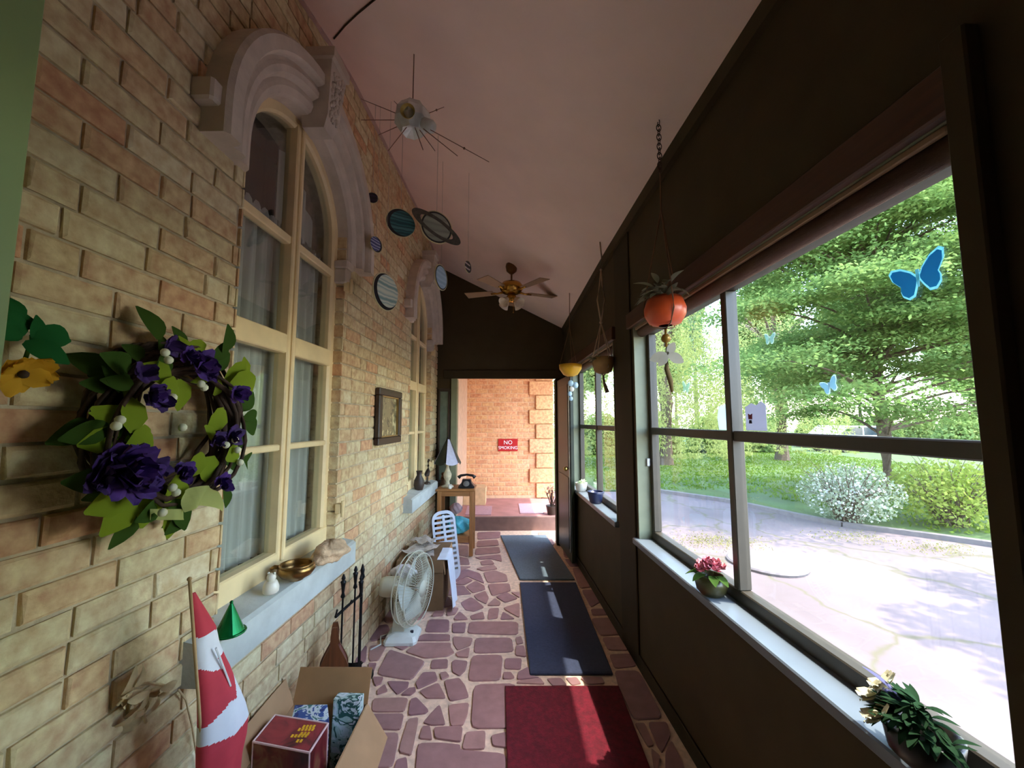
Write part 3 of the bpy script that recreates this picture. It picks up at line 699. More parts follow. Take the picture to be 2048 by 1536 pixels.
# willow: hanging strands
def willow(loc, R, H, label, n=420, matl=WILLOW, sz=.055, group=None):
    root = thing('willow_tree', label, 'tree', T(*loc), group)
    m = MB(); m.tube([(0, 0, 0), (.1, 0, H * .3), (-.1, .1, H * .6), (0, 0, H * .8)], [.3, .25, .2, .1], 9)
    PP, NN = [], []
    for q in range(n):
        a, rr_ = r3.uniform(0, 2 * math.pi), R * math.sqrt(r3.random()); top = H * math.sqrt(max(.05, 1 - (rr_ / R) ** 2 * .75)) * r3.uniform(.6, 1); ln = r3.uniform(.3, .62) * H
        k = 70; t = rg.uniform(0, 1, k); x = rr_ * math.cos(a) + rg.normal(size=k) * .07; y = rr_ * math.sin(a) + rg.normal(size=k) * .07; z = np.maximum(top - t * ln, .3 + .3 * t)
        PP.append(np.column_stack([x, y, z])); nn = rg.normal(size=(k, 3)); nn[:, 2] *= .25; NN.append(nn)
    for q in range(14):
        a = r3.uniform(0, 6.28); branchy(m, (0, 0, H * .55), (R * .6 * math.cos(a), R * .6 * math.sin(a), H * .8), .08, .02, -.3)
    m.build('trunk', BARK, root); tag(leaf_cloud('foliage', np.concatenate(PP), np.concatenate(NN), sz, matl, root, aspect=.28, rng=rg), kind='stuff')
willow((6.2, 15.5, GZ), 2.8, 8.0, 'weeping yellow green tree at the edge of the lawn', 520)
willow((.8, 15.4, GZ), 2.4, 7.5, 'weeping pale tree outside the small porch window', 420)
willow((11.9, 17.2, GZ), 2.6, 8.0, 'drooping yellow green tree behind the maple', 420)
def conifer(loc, R, H, label, group=None):
    root = thing('conifer_tree', label, 'tree', T(*loc), group); MB().tube([(0, 0, 0), (0, 0, H)], [.16, .02], 7).build('trunk', BARK, root)
    k = 9000; t = rg.uniform(0, 1, k) ** .8; a = rg.uniform(0, 6.28, k); lay = np.abs(np.sin(t * 30)); rr_ = R * (1 - t * .95) * rg.uniform(.2, 1, k) ** .5 * (.6 + .4 * lay)
    P = np.column_stack([rr_ * np.cos(a), rr_ * np.sin(a), .4 + t * (H - .4) - rr_ * .25]); N = rg.normal(size=P.shape); N[:, 2] += .6
    tag(leaf_cloud('foliage', P, N, .10, FIR, root, aspect=.3, rng=rg), kind='stuff')
conifer((12.2, 25.3, GZ), 2.2, 11.5, 'tall blue grey conifer far across the lawn between the weeping trees')
conifer((16.9, 28.5, GZ), 2.4, 7.0, 'shorter blue grey conifer far across the lawn')
def round_tree(loc, R, H, label, group=None, n=15000, sz=.22, matl=FAR):
    root = thing('leafy_tree', label, 'tree', T(*loc), group); MB().tube([(0, 0, 0), (.1, 0, H * .4), (0, 0, H * .75)], [.22, .16, .08], 7).build('trunk', BARK, root)
    C_ = rg.normal(size=(26, 3)); C_ /= np.linalg.norm(C_, axis=1, keepdims=True); C_ *= R * rg.uniform(.25, .72, (26, 1))
    idx = rg.integers(0, 26, n); Q = rg.normal(size=(n, 3)); Q *= rg.uniform(0, 1, (n, 1)) ** .4 / np.linalg.norm(Q, axis=1, keepdims=True); P = C_[idx] + Q * R * .27; P[:, 2] = P[:, 2] * (H / (2.2 * R)) + H * .58; P[:, 2] = np.maximum(P[:, 2], .8)
    N = rg.normal(size=P.shape); N[:, 2] += .7
    tag(leaf_cloud('foliage', P, N, sz, matl, root, rng=rg), kind='stuff')
for i, (x, y, R, H) in enumerate([(1.4, 31, 3.4, 13), (8.0, 33.5, 3.4, 15), (14.8, 34.5, 3.5, 16), (22.2, 34, 3.9, 17), (30.1, 33.5, 4.0, 17), (38.2, 32, 4.1, 17), (28.8, 23, 3.5, 11), (36, 22.5, 3.5, 12)]):
    round_tree((x, y, GZ), R, H, 'light green leafy tree in the belt of trees far across the lawn', 'belt of trees far across the lawn')
# hedge-like understory so the lawn ends in greenery
for i, (x, y) in enumerate([(4.9, 20.6), (8, 21), (11.1, 21.5), (14.2, 22), (20.2, 25.8), (23.3, 26.8), (26.4, 27.8), (29.5, 28.2), (32.6, 28), (23.4, 20.2), (31.2, 17.6), (27.9, 18.0)]):
    root = thing('shrub', 'low shrub in the row closing the far side of the lawn', 'shrub', T(x, y, GZ), 'row of low shrubs across the lawn')
    k = 4500; P = rg.normal(size=(k, 3)); P *= rg.uniform(0, 1, (k, 1)) ** .45 / np.linalg.norm(P, axis=1, keepdims=True); P = P * np.array([1.42, 1.0, 2.1]); P[:, 2] = np.abs(P[:, 2]) + .1; N = rg.normal(size=P.shape)
    tag(leaf_cloud('foliage', P, N, .10, FAR, root, rng=rg), kind='stuff')
    m = MB()
    for q in range(6): m.tube([(0, 0, 0), (r3.uniform(-.6, .6), r3.uniform(-.4, .4), .7)], [.03, .01], 5)
    m.build('stem', BARK, root)
round_tree((7.0, 1.9, GZ), 2.3, 6.8, 'broad leafy tree shading the driveway beside the near post', None, 17000, .07, MAPLE)
# shrubs on the kerb
def shrub(name, loc, R, H, label, matl, n, sz, flowers=0, bare=40):
    root = thing(name, label, 'shrub', T(*loc)); m = MB()
    for q in range(bare):
        a = r3.uniform(0, 6.28); e = V(R * r3.uniform(.3, 1) * math.cos(a), R * r3.uniform(.3, 1) * math.sin(a), H * r3.uniform(.5, 1.05)); branchy(m, (r3.uniform(-.15, .15), r3.uniform(-.15, .15), 0), e, .010, .003, -.12, 5)
    m.build('twigs', BARK, root)
    P = rg.normal(size=(n, 3)); P *= (rg.uniform(0, 1, (n, 1)) ** .5 / np.linalg.norm(P, axis=1, keepdims=True)); P = P * np.array([R, R, H * .5]) + np.array([0, 0, H * .52]); N = rg.normal(size=P.shape)
    tag(leaf_cloud('foliage', P, N, sz, matl, root, rng=rg), kind='stuff')
    if flowers:
        Q = rg.normal(size=(flowers, 3)); Q *= (rg.uniform(.2, 1, (flowers, 1)) / np.linalg.norm(Q, axis=1, keepdims=True)); Q = Q * np.array([R, R, H * .5]) + np.array([0, 0, H * .55])
        tag(leaf_cloud('blossom', Q, rg.normal(size=Q.shape), .022, leaf_mat('white_blossom', (226, 226, 222), (246, 246, 240), .4), root, rng=rg, aspect=.9), kind='stuff')
SHRUBL = leaf_mat('shrub_leaves', (122, 144, 58), (170, 182, 98), .5); GREYL = leaf_mat('grey_green_leaves', (130, 146, 116), (178, 188, 160), .45)
shrub('white_flower_shrub', (5.75, 6.75, GZ), .72, 1.0, 'grey green shrub with tiny white blossoms beside the kerb', GREYL, 3400, .026, 900, 70)
shrub('green_shrub', (7.2, 6.5, GZ), .85, 1.1, 'yellow green twiggy shrub beside the kerb', SHRUBL, 3200, .034, 0, 60)
# white vehicle parked far away
CARP = mat('white_car_paint', (200, 204, 208), .25, var=.02); CARG = mat('dark_car_glass', (50, 60, 66), .15); TYRE = mat('black_rubber', (24, 24, 24), .8)
c = Vector((19.4, 22.3, GZ + .02)); root = thing('parked_car', 'white car parked across the lawn behind the maple', 'car', T(*c) @ RZ(math.radians(8)))
m = MB(); m.prism([(-2.2, .35), (2.2, .35), (2.25, .75), (1.3, .9), (.75, 1.42), (-1.2, 1.45), (-1.9, .95), (-2.2, .85)], -.85, .85, 'y'); cb = m.build('body', CARP, root)
MB().prism([(1.1, .93), (.68, 1.34), (-.1, 1.36), (-.1, .93)], -.86, .86, 'y').build('window', CARG, cb); MB().prism([(-.2, .93), (-.2, 1.36), (-1.12, 1.37), (-1.6, .97)], -.86, .86, 'y').build('window', CARG, cb)
for x in (-1.35, 1.4):
    for y in (-.8, .8): MB().lathe([(.01, -.1), (.33, -.1), (.34, .1), (.01, .1)], 18, M=RX(math.pi / 2), o=(x, y, .34)).build('wheel', TYRE, root)
# ------------------------------------------------------------------ shared small shapes
def leaf_mesh(name, matl, L=.07, W=.045, fold=.25, curl=.25, notch=0):
    m = MB(); n = 6; P = []
    for i in range(n + 1):
        t = i / n; w = W / 2 * math.sin(math.pi * min(1, t * .93 + .05)) ** .8 * (1 + notch * (-1) ** i)
        z = -curl * L * t * t
        P += [V(-w, t * L, z + fold * w), V(0, t * L, z), V(w, t * L, z + fold * w)]
    F = []
    for i in range(n):
        a = i * 3; F += [(a, a + 1, a + 4, a + 3), (a + 1, a + 2, a + 5, a + 4)]
    m.add(P, F); return m.mesh(name, matl, smooth=True, fix=False)
def flower_mesh(name, mats, r, petals=18, seed=0, centre=True, flat=.6):
    rr_ = random.Random(seed); m = MB()
    for q in range(petals):
        a = 2 * math.pi * q / petals * 2.4 + rr_.uniform(-.3, .3); tilt = rr_.uniform(.1, 1.2) if flat > .3 else rr_.uniform(.05, .35)
        Mx = RZ(a) @ RX(tilt); l = r * rr_.uniform(.7, 1.05); w = r * .42
        def pf(s, t, Mx=Mx, l=l, w=w, q=q): return Mx @ V((s - .5) * 2 * w * math.sin(math.pi * min(1, t * .85 + .08)), t * l, .08 * l * math.sin(7 * s + q) * t + .10 * l * t * t)
        m.grid(pf, 3, 3)
    if centre and len(mats) > 1: m.m = 1; m.ball((0, 0, r * .12), r * .16, 8, 5)
    return m.mesh(name, mats, smooth=True, fix=False)
OUT_L = RX(math.pi / 2)        # turns a shape's +z to the porch side (-y) of the left wall
LEAFG = leaf_mat('fabric_leaf_green', (118, 140, 34), (156, 172, 62), .25)
LEAFD = leaf_mat('fabric_leaf_dark', (46, 74, 34), (84, 108, 44), .2)
LEAFP = leaf_mat('pale_ribbon_green', (178, 190, 104), (206, 212, 140), .35)
PURPLE = mat('purple_petals', (74, 40, 122), .7, var=.35, scale=40)
PURPLED = mat('dark_purple_petals', (56, 28, 92), .7, var=.35, scale=40)
WHITEF = mat('white_buds', (226, 226, 196), .6, var=.05)
TWIG = mat('vine_twigs', (64, 46, 34), .9, var=.3, scale=30, bump=.4)

# ------------------------------------------------------------------ wreath on the brick wall
wc = V(1.20, -.075, 1.545)
W = thing('flower_wreath', 'twig wreath of purple silk flowers and green leaves on the brick wall', 'wreath', ML @ T(*wc))
rw = random.Random(21); m = MB()
for q in range(26):
    R0 = rw.uniform(.165, .235); ph = rw.uniform(0, 6.28); d = rw.uniform(-.035, .03); e = rw.uniform(.01, .03)
    m.tube([V((R0 + e * math.sin(3 * a + ph)) * math.cos(a), d + .02 * math.cos(2 * a + ph), (R0 + e * math.sin(3 * a + ph)) * math.sin(a)) for a in [ph + 2 * math.pi * i / 26 for i in range(27)]], rw.uniform(.004, .009), 5)
m.build('twig_ring', TWIG, W, smooth=True)
def wl_pt(px, py, off=.13): return on_left(px, py, off) - wc
lg = leaf_mesh('leaf', LEAFG, .10, .075, .2, .3, .06); ld = leaf_mesh('leaf', LEAFD, .09, .06, .3, .4); ls = leaf_mesh('leaf', LEAFG, .07, .04, .3, .5, .05)
def put_leaf(me, px, py, ang, off=.13, sc=1.0, tilt=.35):
    p = wl_pt(px, py, off); link('leaf', me, W, T(*p) @ OUT_L @ RZ(ang) @ RX(tilt + rw.uniform(-.3, .3)) @ T(0, -.05 * sc, 0) @ Matrix.Scale(sc, 4))
for px, py, a, s in ((410, 692, -1.3, 1.1), (380, 690, .6, .9), (492, 765, -1.2, 1.15), (475, 745, -.6, .9), (250, 862, 1.4, 1.25), (232, 842, 1.0, 1.0), (345, 778, 1.9, .9), (440, 838, 2.4, .9), (422, 940, -2.2, 1.1), (248, 1018, 2.4, 1.2), (300, 1005, 2.9, 1.1),
                     (430, 870, -2.6, .8), (365, 790, -2.8, .9), (215, 832, 1.3, .8), (270, 830, .2, .9), (355, 985, 2.9, 1.0), (330, 1020, -2.6, 1.0), (470, 905, -1.0, .8), (290, 880, 2.0, 1.0), (265, 790, .5, .8), (320, 745, 1.2, .8), (405, 760, 2.0, .7), (395, 930, 2.6, .8), (490, 740, .2, .8), (445, 770, -.4, .8), (230, 1000, 1.9, 1.0), (350, 1035, 3.1, 1.0), (205, 880, 1.8, .8)):
    put_leaf(lg if rw.random() < .65 else ls, px, py, a, .13 + rw.uniform(-.02, .02), s)
for q in range(46):
    a = rw.uniform(0, 6.28); R0 = rw.uniform(.16, .26); p = V(R0 * math.cos(a), rw.uniform(-.05, .02), R0 * math.sin(a))
    link('leaf', ld, W, T(*p) @ OUT_L @ RZ(a - math.pi / 2 + rw.uniform(-1, 1)) @ RX(rw.uniform(-.2, .7)) @ Matrix.Scale(rw.uniform(.6, 1.1), 4))
fl1 = flower_mesh('flower', [PURPLE, WHITEF], .055, 22, 3, False); fl2 = flower_mesh('flower', [PURPLE, WHITEF], .038, 14, 5, False); fl3 = flower_mesh('flower', [PURPLED, WHITEF], .04, 14, 6, False)
for px, py, me, s in ((245, 940, fl1, 1.5), (205, 950, fl3, 1.3), (270, 960, fl1, 1.1), (230, 915, fl2, 1.2), (397, 728, fl1, 1.0), (375, 712, fl2, 1.1), (415, 745, fl2, 1.0), (300, 790, fl2, 1.2), (320, 800, fl3, .9), (470, 788, fl2, 1.2), (462, 872, fl3, 1.1), (430, 880, fl3, .9), (442, 965, fl2, 1.1), (365, 945, fl2, 1.1), (310, 940, fl3, 1.0), (285, 745, fl3, .9), (190, 965, fl3, .8), (340, 690, fl3, .9)):
    p = wl_pt(px, py, .15); link('flower', me, W, T(*p) @ OUT_L @ RZ(rw.uniform(0, 6)) @ RX(rw.uniform(-.3, .3)) @ Matrix.Scale(s, 4))
bud = MB().ball((0, 0, 0), .011, 7, 5); bud = bud.mesh('bud', WHITEF, smooth=True)
for px, py in ((330, 705), (337, 720), (408, 775), (402, 768), (365, 855), (240, 840), (475, 900), (452, 890), (352, 985), (345, 975), (480, 925), (300, 960), (325, 1025), (470, 880), (345, 795), (232, 852)):
    link('bud', bud, W, T(*wl_pt(px, py, .16)))
m = MB(); m.grid(lambda a, b: wl_pt(370 + 70 * a, 985 + 40 * b - 14 * math.sin(3 * a), .15) + V(0, .012 * math.sin(9 * a + 3 * b), 0), 10, 5); m.grid(lambda a, b: wl_pt(300 + 80 * a, 1018 + 22 * b, .14) + V(0, .01 * math.sin(8 * a), 0), 10, 4)
m.build('ribbon', LEAFP, W, smooth=True, fix=False)

# yellow sunflower spray half behind the green jamb
YEL = leaf_mat('yellow_petals', (216, 160, 40), (236, 186, 70), .3)
S = thing('sunflower_spray', 'yellow silk sunflower with dark green leaves hung beside the green jamb', 'artificial flower', ML @ T(*on_left(58, 690, .05)))
sc_ = on_left(58, 690, .05)
gl = leaf_mesh('leaf', leaf_mat('deep_green_leaf', (30, 84, 44), (52, 116, 60), .2), .075, .05, .3, .5)
for q in range(9):
    px, py = rw.uniform(38, 88), rw.uniform(625, 690); link('leaf', gl, S, T(*(on_left(px, py, .07) - sc_)) @ OUT_L @ RZ(rw.uniform(-2.5, 2.5)) @ RX(rw.uniform(0, .9)) @ Matrix.Scale(rw.uniform(.6, 1.0), 4))
fy = flower_mesh('flower', [YEL, TWIG], .055, 20, 9, True, .2)
link('flower', fy, S, T(*(on_left(42, 745, .07) - sc_)) @ OUT_L @ RX(.6)); MB().tube([on_left(60, 690, .03) - sc_, on_left(50, 720, .04) - sc_, on_left(43, 742, .06) - sc_], .004, 5).build('stem', LEAFD, S)
# dried flower knot lower on the wall
STRAW = mat('dry_straw', (204, 180, 136), .85, var=.2, scale=30)
kc = on_left(278, 1405, .03); K = thing('dried_flower_spray', 'small beige dried flower spray on the brick wall below the wreath', 'dried flowers', ML @ T(*kc))
dl = leaf_mesh('petal', STRAW, .05, .026, .5, .8)
for q in range(20):
    px, py = rw.choice(((245, 1395), (262, 1378), (290, 1400), (310, 1385), (275, 1425), (290, 1440), (255, 1410), (325, 1380))); px += rw.uniform(-9, 9); py += rw.uniform(-9, 9)
    link('petal', dl, K, T(*(on_left(px, py, rw.uniform(.02, .05)) - kc)) @ OUT_L @ RZ(rw.uniform(-3, 3)) @ RX(rw.uniform(-.3, 1.0)) @ Matrix.Scale(rw.uniform(.6, 1.1), 4))
m = MB()
for a, b in (((240, 1405), (320, 1378)), ((278, 1405), (292, 1445)), ((270, 1385), (235, 1410)), ((262, 1372), (330, 1372))): m.tube([on_left(*a, .03) - kc, on_left((a[0] + b[0]) / 2, (a[1] + b[1]) / 2 - 6, .045) - kc, on_left(*b, .03) - kc], .004, 5)
m.build('stem', STRAW, K)

# ------------------------------------------------------------------ things on the stone sill of window_1
SZL = .852
def sill_spot(px, py, z=SZL): p = at_z(px, py, z); return p
p = sill_spot(459, 1270, .84)
C_ = thing('party_hat', 'shiny green foil cone hat on the near end of the stone sill', 'party hat', T(p.x, p.y, .846))
GFOIL = mat('green_foil', (14, 120, 62), .22, .6, var=.2, scale=20)
m = MB(); m.lathe([(.046, 0), (.044, .004), (.024, .05), (.004, .098)], 24, wob=lambda a, z: 1 + .03 * math.sin(6 * a)); m.build('cone', GFOIL, C_, smooth=False)
m = MB(); m.torus((0, 0, .004), .046, .004, 24, 6); m.build('brim', GFOIL, C_, smooth=True)
m = MB(); m.ball((0, 0, .1), .006, 8, 5); m.build('tip', GFOIL, C_, smooth=True)
p = sill_spot(541, 1187)
C_ = thing('figurine', 'small white porcelain figurine on the stone sill beside the brass bowl', 'figurine', T(p.x, p.y, SZL + .002))
WCER = mat('white_porcelain', (228, 222, 206), .35, var=.06, scale=20)
m = MB(); m.lathe([(.024, 0), (.03, .006), (.031, .025), (.025, .042), (.02, .05)], 16); m.build('body', WCER, C_, smooth=True)
m = MB(); m.ball((0, 0, .062), .018, 12, 8); m.ball((.012, 0, .078), .006, 6, 4); m.ball((-.012, 0, .078), .006, 6, 4); m.build('head', WCER, C_, smooth=True)
p = sill_spot(592, 1160)
BRASS = mat('polished_brass', (196, 150, 70), .25, 1.0, var=.12, scale=10); BRONZE = mat('aged_bronze_brass', (148, 114, 68), .32, 1.0, var=.2, scale=14)
C_ = thing('brass_bowl', 'polished brass bowl with a short handle on the stone sill', 'bowl', T(p.x, p.y, SZL + .003) @ RZ(.3))
m = MB(); m.lathe([(.03, 0), (.034, .006), (.062, .02), (.078, .042), (.074, .062), (.066, .066), (.064, .064), (.072, .044), (.058, .024), (.004, .012)], 28, cap=False); m.build('bowl', BRONZE, C_, smooth=True)
m = MB(); m.torus((0, 0, .066), .068, .005, 28, 6); m.build('rim', BRONZE, C_, smooth=True)
m = MB(); m.tube([(-.06, -.01, .06), (-.085, -.012, .066), (-.10, -.012, .058)], [.010, .009, .007], 8); m.build('handle', BRONZE, C_, smooth=True)
p = sill_spot(650, 1128)
ROCK = mat('tan_rough_rock', (198, 168, 134), .95, var=.25, scale=18, bump=1.0, bscale=30)
def rock_pt(a, b):
    t, f = a * 2 * math.pi, b * math.pi; r = 1 + .12 * math.sin(3 * t + 1) * math.sin(f) + .10 * math.sin(5 * f + 2 * t) + .06 * math.sin(9 * t + 4 * f)
    return V(.075 * r * math.sin(f) * math.cos(t), .115 * r * math.sin(f) * math.sin(t), .055 * (1 - math.cos(f) * r * .9))
tag(MB().grid(rock_pt, 30, 16).build('rock', ROCK, M=T(p.x + .01, p.y + .035, SZL - .002), smooth=True), 'rough tan rock at the far end of the stone sill', 'rock')

# ------------------------------------------------------------------ furled flag on a stick
RED, FWHITE, STICK = mat('flag_red', (200, 56, 72), .75, var=.08, scale=15), mat('flag_white', (232, 234, 240), .75, var=.04), mat('flag_stick', (196, 160, 110), .6)
foff = .20
rows = [(1186, 383, 391), (1200, 384, 398), (1230, 386, 414), (1262, 389, 430), (1300, 391, 437), (1330, 394, 447), (1350, 397, 455), (1380, 400, 464), (1410, 402, 474), (1440, 402, 482), (1465, 402, 486), (1500, 403, 482), (1536, 404, 474), (1600, 408, 468), (1680, 414, 462), (1760, 420, 456)]
fo = on_left(440, 1400, foff); fo.z = 0
Fg = thing('furled_flag', 'furled red and white maple leaf flag on a stick leaning by the brick wall', 'flag', ML @ T(*fo))
white1 = [(376, 1262), (445, 1268), (448, 1310), (446, 1318), (420, 1318), (432, 1342), (410, 1334), (396, 1322), (376, 1300)]
white2 = [(390, 1424), (436, 1402), (451, 1408), (459, 1364), (480, 1380), (500, 1466), (440, 1463), (390, 1442)]
def inside(p, poly):
    c = False; n = len(poly)
    for i in range(n):
        (x0, y0), (x1, y1) = poly[i], poly[i - 1]
        if (y0 > p[1]) != (y1 > p[1]) and p[0] < (x1 - x0) * (p[1] - y0) / (y1 - y0) + x0: c = not c
    return c
m = MB(); NS = 110; fine = []
for (y0, a0, b0), (y1, a1, b1) in zip(rows, rows[1:]):
    k = max(1, int((y1 - y0) / 2.5))
    for i in range(k): t = i / k; fine.append((y0 + (y1 - y0) * t, a0 + (a1 - a0) * t, b0 + (b1 - b0) * t))
fine.append(rows[-1])
for (y0, a0, b0), (y1, a1, b1) in zip(fine, fine[1:]):
    for j in range(NS):
        t0, t1 = 2 * math.pi * j / NS, 2 * math.pi * (j + 1) / NS
        def pt(y, a, b, t):
            A, B = on_left(a, y, foff), on_left(b, y, foff); c = (A + B) / 2; r = (B - A).length / 2; k = 1 + .05 * math.sin(5 * t + y * .02)
            return c + V(r * .82 * math.cos(t), r * .38 * math.sin(t) * k, 0) - fo
        q = ((a0 + b0) / 2 + (b0 - a0) / 2 * math.cos((t0 + t1) / 2), (y0 + y1) / 2)
        m.m = 1 if (inside(q, white1) or inside(q, white2)) else 0
        m.add([pt(y0, a0, b0, t0), pt(y0, a0, b0, t1), pt(y1, a1, b1, t1), pt(y1, a1, b1, t0)], [(0, 1, 2, 3)])
m.build('cloth', [RED, FWHITE], Fg, smooth=True, fix=False)
A, B = on_left(379, 1158, foff) - fo, on_left(424, 1760, foff) - fo; B2 = A + (B - A) * ((-A.z) / (B.z - A.z)); m = MB(); m.tube([A, B2 + V(0, 0, .002)], .004, 8); m.ball(A, .006, 8, 6); m.build('stick', STICK, Fg, smooth=True)
m = MB(); fl_ = [on_left(*q, foff + .02) - fo for q in ((455, 1372), (464, 1376), (497, 1424), (484, 1430))]; m.add(fl_, [(0, 1, 2, 3)]); m.add([p_ + V(0, .002, 0) for p_ in fl_], [(3, 2, 1, 0)]); m.build('corner', RED, Fg, fix=False)
m = MB(); m.tube([on_left(432, 1296, foff + .03) - fo, on_left(449, 1340, foff + .03) - fo, on_left(461, 1372, foff + .03) - fo], .003, 5); m.build('tie_cord', FWHITE, Fg)
# dry stalk by the flag
a, b, c, d = (on_left(*q, .018) for q in ((357, 1379), (372, 1400), (384, 1450), (398, 1540))); e = on_left(410, 1700, .018); dd = V(e.x + .02, e.y, 0)
tag(MB().tube([a - dd, b - dd, c - dd, d - dd, e - dd, V(0, 0, 0)], .003, 5).build('dry_stalk', STRAW, M=ML @ T(*dd), smooth=True), 'thin dry plant stalk leaning on the wall behind the flag', 'dry stalk')

# ------------------------------------------------------------------ near cardboard box and the game boxes in it
CARD = mat('cardboard', (178, 140, 100), .85, var=.08, scale=8); CARDI = mat('cardboard_inside', (172, 132, 88), .85, var=.08, scale=8)
bx0, bx1, by0, by1, bz = -.955, -.62, 1.38, 1.95, .285
Bx = thing('cardboard_box', 'open cardboard box of game boxes with raised flaps below the sill', 'cardboard box', T((bx0 + bx1) / 2, (by0 + by1) / 2, 0))
o_ = V((bx0 + bx1) / 2, (by0 + by1) / 2, 0); w_, d_ = (bx1 - bx0) / 2, (by1 - by0) / 2
m = MB(); t = .006; m.box(-w_, -d_, 0, w_, d_, t); m.box(-w_, -d_, 0, -w_ + t, d_, bz); m.box(w_ - t, -d_, 0, w_, d_, bz); m.box(-w_, d_ - t, 0, w_, d_, bz); m.box(-w_, -d_, 0, w_, -d_ + t, bz); m.build('body', CARD, Bx)
def sheet(P, th=.005):
    a, b, c, d = [Vector(q) for q in P]; n = (b - a).cross(d - a).normalized() * th; m = MB(); m.hexa([a, b, d, c, a + n, b + n, d + n, c + n]); return m
sheet([(-w_, d_, bz), (w_, d_, bz), (w_ + .005, d_ + .035, bz + .135), (-w_ + .01, d_ + .035, bz + .14)]).build('flap', CARDI, Bx)
sheet([(-w_, -d_, bz), (-w_, d_, bz), (-w_ - .045, d_ + .005, bz + .105), (-w_ - .045, -d_, bz + .105)]).build('flap', CARD, Bx)
sheet([(w_, -d_, bz), (w_, d_, bz), (w_ + .11, d_ - .06, bz - .10), (w_ + .13, -d_, bz - .10)]).build('flap', CARD, Bx)
sheet([(-w_, -d_, bz), (w_, -d_, bz), (w_, -d_ - .05, bz - .14), (-w_, -d_ - .05, bz - .14)]).build('flap', CARD, Bx)
def print_mat(name, cols, scale=14, seed=0):
    if name in MATS: return MATS[name]
    m = bpy.data.materials.new(name); m.use_nodes = True; n, l = m.node_tree.nodes, m.node_tree.links; b = n['Principled BSDF']; b.inputs['Roughness'].default_value = .35
    tc = n.new('ShaderNodeTexCoord'); mp = n.new('ShaderNodeMapping'); mp.inputs['Location'].default_value = (seed, seed * 2, 0); l.new(tc.outputs['Object'], mp.inputs[0])
    nz = n.new('ShaderNodeTexNoise'); nz.inputs['Scale'].default_value = scale; nz.inputs['Detail'].default_value = 3; nz.inputs['Distortion'].default_value = 1.2; l.new(mp.outputs[0], nz.inputs[0])
    cr = n.new('ShaderNodeValToRGB'); cr.color_ramp.interpolation = 'CONSTANT' if len(cols) > 3 else 'LINEAR'; e = cr.color_ramp.elements
    e[0].position = .3; e[0].color = srgb(*cols[0]); e[1].position = .7; e[1].color = srgb(*cols[-1])
    for i, c in enumerate(cols[1:-1]): x = e.new(.3 + .4 * (i + 1) / (len(cols) - 1)); x.color = srgb(*c)
    l.new(nz.outputs[0], cr.inputs[0]); l.new(cr.outputs[0], b.inputs['Base Color']); MATS[name] = m; return m
PRED = print_mat('red_box_print', [(70, 26, 34), (150, 44, 56), (168, 58, 66)], 9, 3); PPINK = mat('pale_pink_card_edge', (232, 200, 196), .5); PYEL = mat('yellow_print', (240, 190, 40), .5)
PBLUE = print_mat('blue_box_print', [(30, 52, 110), (50, 86, 150), (210, 224, 226), (60, 120, 110), (24, 40, 80)], 18, 5); PGREEN = print_mat('green_white_print', [(220, 232, 234), (180, 208, 200), (40, 92, 84), (226, 234, 236), (30, 60, 70)], 20, 8)
def carton(name, label, corners_px, z1, z0, sidem, topm, edge=True, parent_lbl='box', cat='game box'):
    Q = [at_z(*q, z1) for q in corners_px]; c = sum(Q, Vector()) / 4; c.z = z0
    O = thing(name, label, cat, T(c.x, c.y, z0)); L_ = [V(q.x - c.x, q.y - c.y, 0) for q in Q]; h_ = z1 - z0; m = MB()
    P = [L_[3], L_[2], L_[0], L_[1]]
    m.hexa([p_ + V(0, 0, 0) for p_ in P] + [p_ + V(0, 0, h_) for p_ in P]); m.build('carton', sidem, O)
    m = MB(); P2 = [p_ * .93 for p_ in P]; m.hexa([p_ + V(0, 0, h_ - .001) for p_ in P2] + [p_ + V(0, 0, h_ + .0015) for p_ in P2]); m.build('top_print', topm, O)
    if edge:
        m = MB(); R_ = [P[0], P[1], P[3], P[2]]
        for i in range(4): m.tube([R_[i] + V(0, 0, h_ - .001), R_[(i + 1) % 4] + V(0, 0, h_ - .001)], .004, 6); m.tube([R_[i] + V(0, 0, .004), R_[i] + V(0, 0, h_)], .003, 6)
        m.build('edge_border', PPINK, O)
    return O, L_, h_
O, L_, h_ = carton('game_box', 'red board game box with yellow lettering in the near carton', [(550, 1430), (656, 1447), (619, 1505), (506, 1483)], .36, .008, print_mat('dark_red_side_print', [(60, 24, 24), (120, 40, 44), (150, 120, 80)], 10, 2), PRED)
ex = (L_[1] - L_[0]); ey = (L_[0] - L_[3]); m = MB()
rr2 = random.Random(3)
for row, (n_, s0) in enumerate(((4, .64), (5, .60), (3, .68), (5, .56), (2, .70))):
    for i in range(n_):
        q = L_[3] + ex * (s0 + .055 * i) + ey * (.74 - .125 * row + .02 * i); a = ex.normalized(); b = ey.normalized(); wv, hv = .0045, .0075
        P = [q - a * wv - b * hv, q + a * wv - b * hv, q - a * wv + b * hv, q + a * wv + b * hv]
        m.hexa([p_ + V(0, 0, h_ + .001) for p_ in P] + [p_ + V(0, 0, h_ + .0025) for p_ in P])
tag(m.build('lettering', PYEL, O), 'small yellow lettering')
carton('puzzle_box', 'blue and white puzzle box behind the red game box', [(590, 1410), (655, 1409), (659, 1447), (582, 1443)], .345, .008, PBLUE, PBLUE, False)
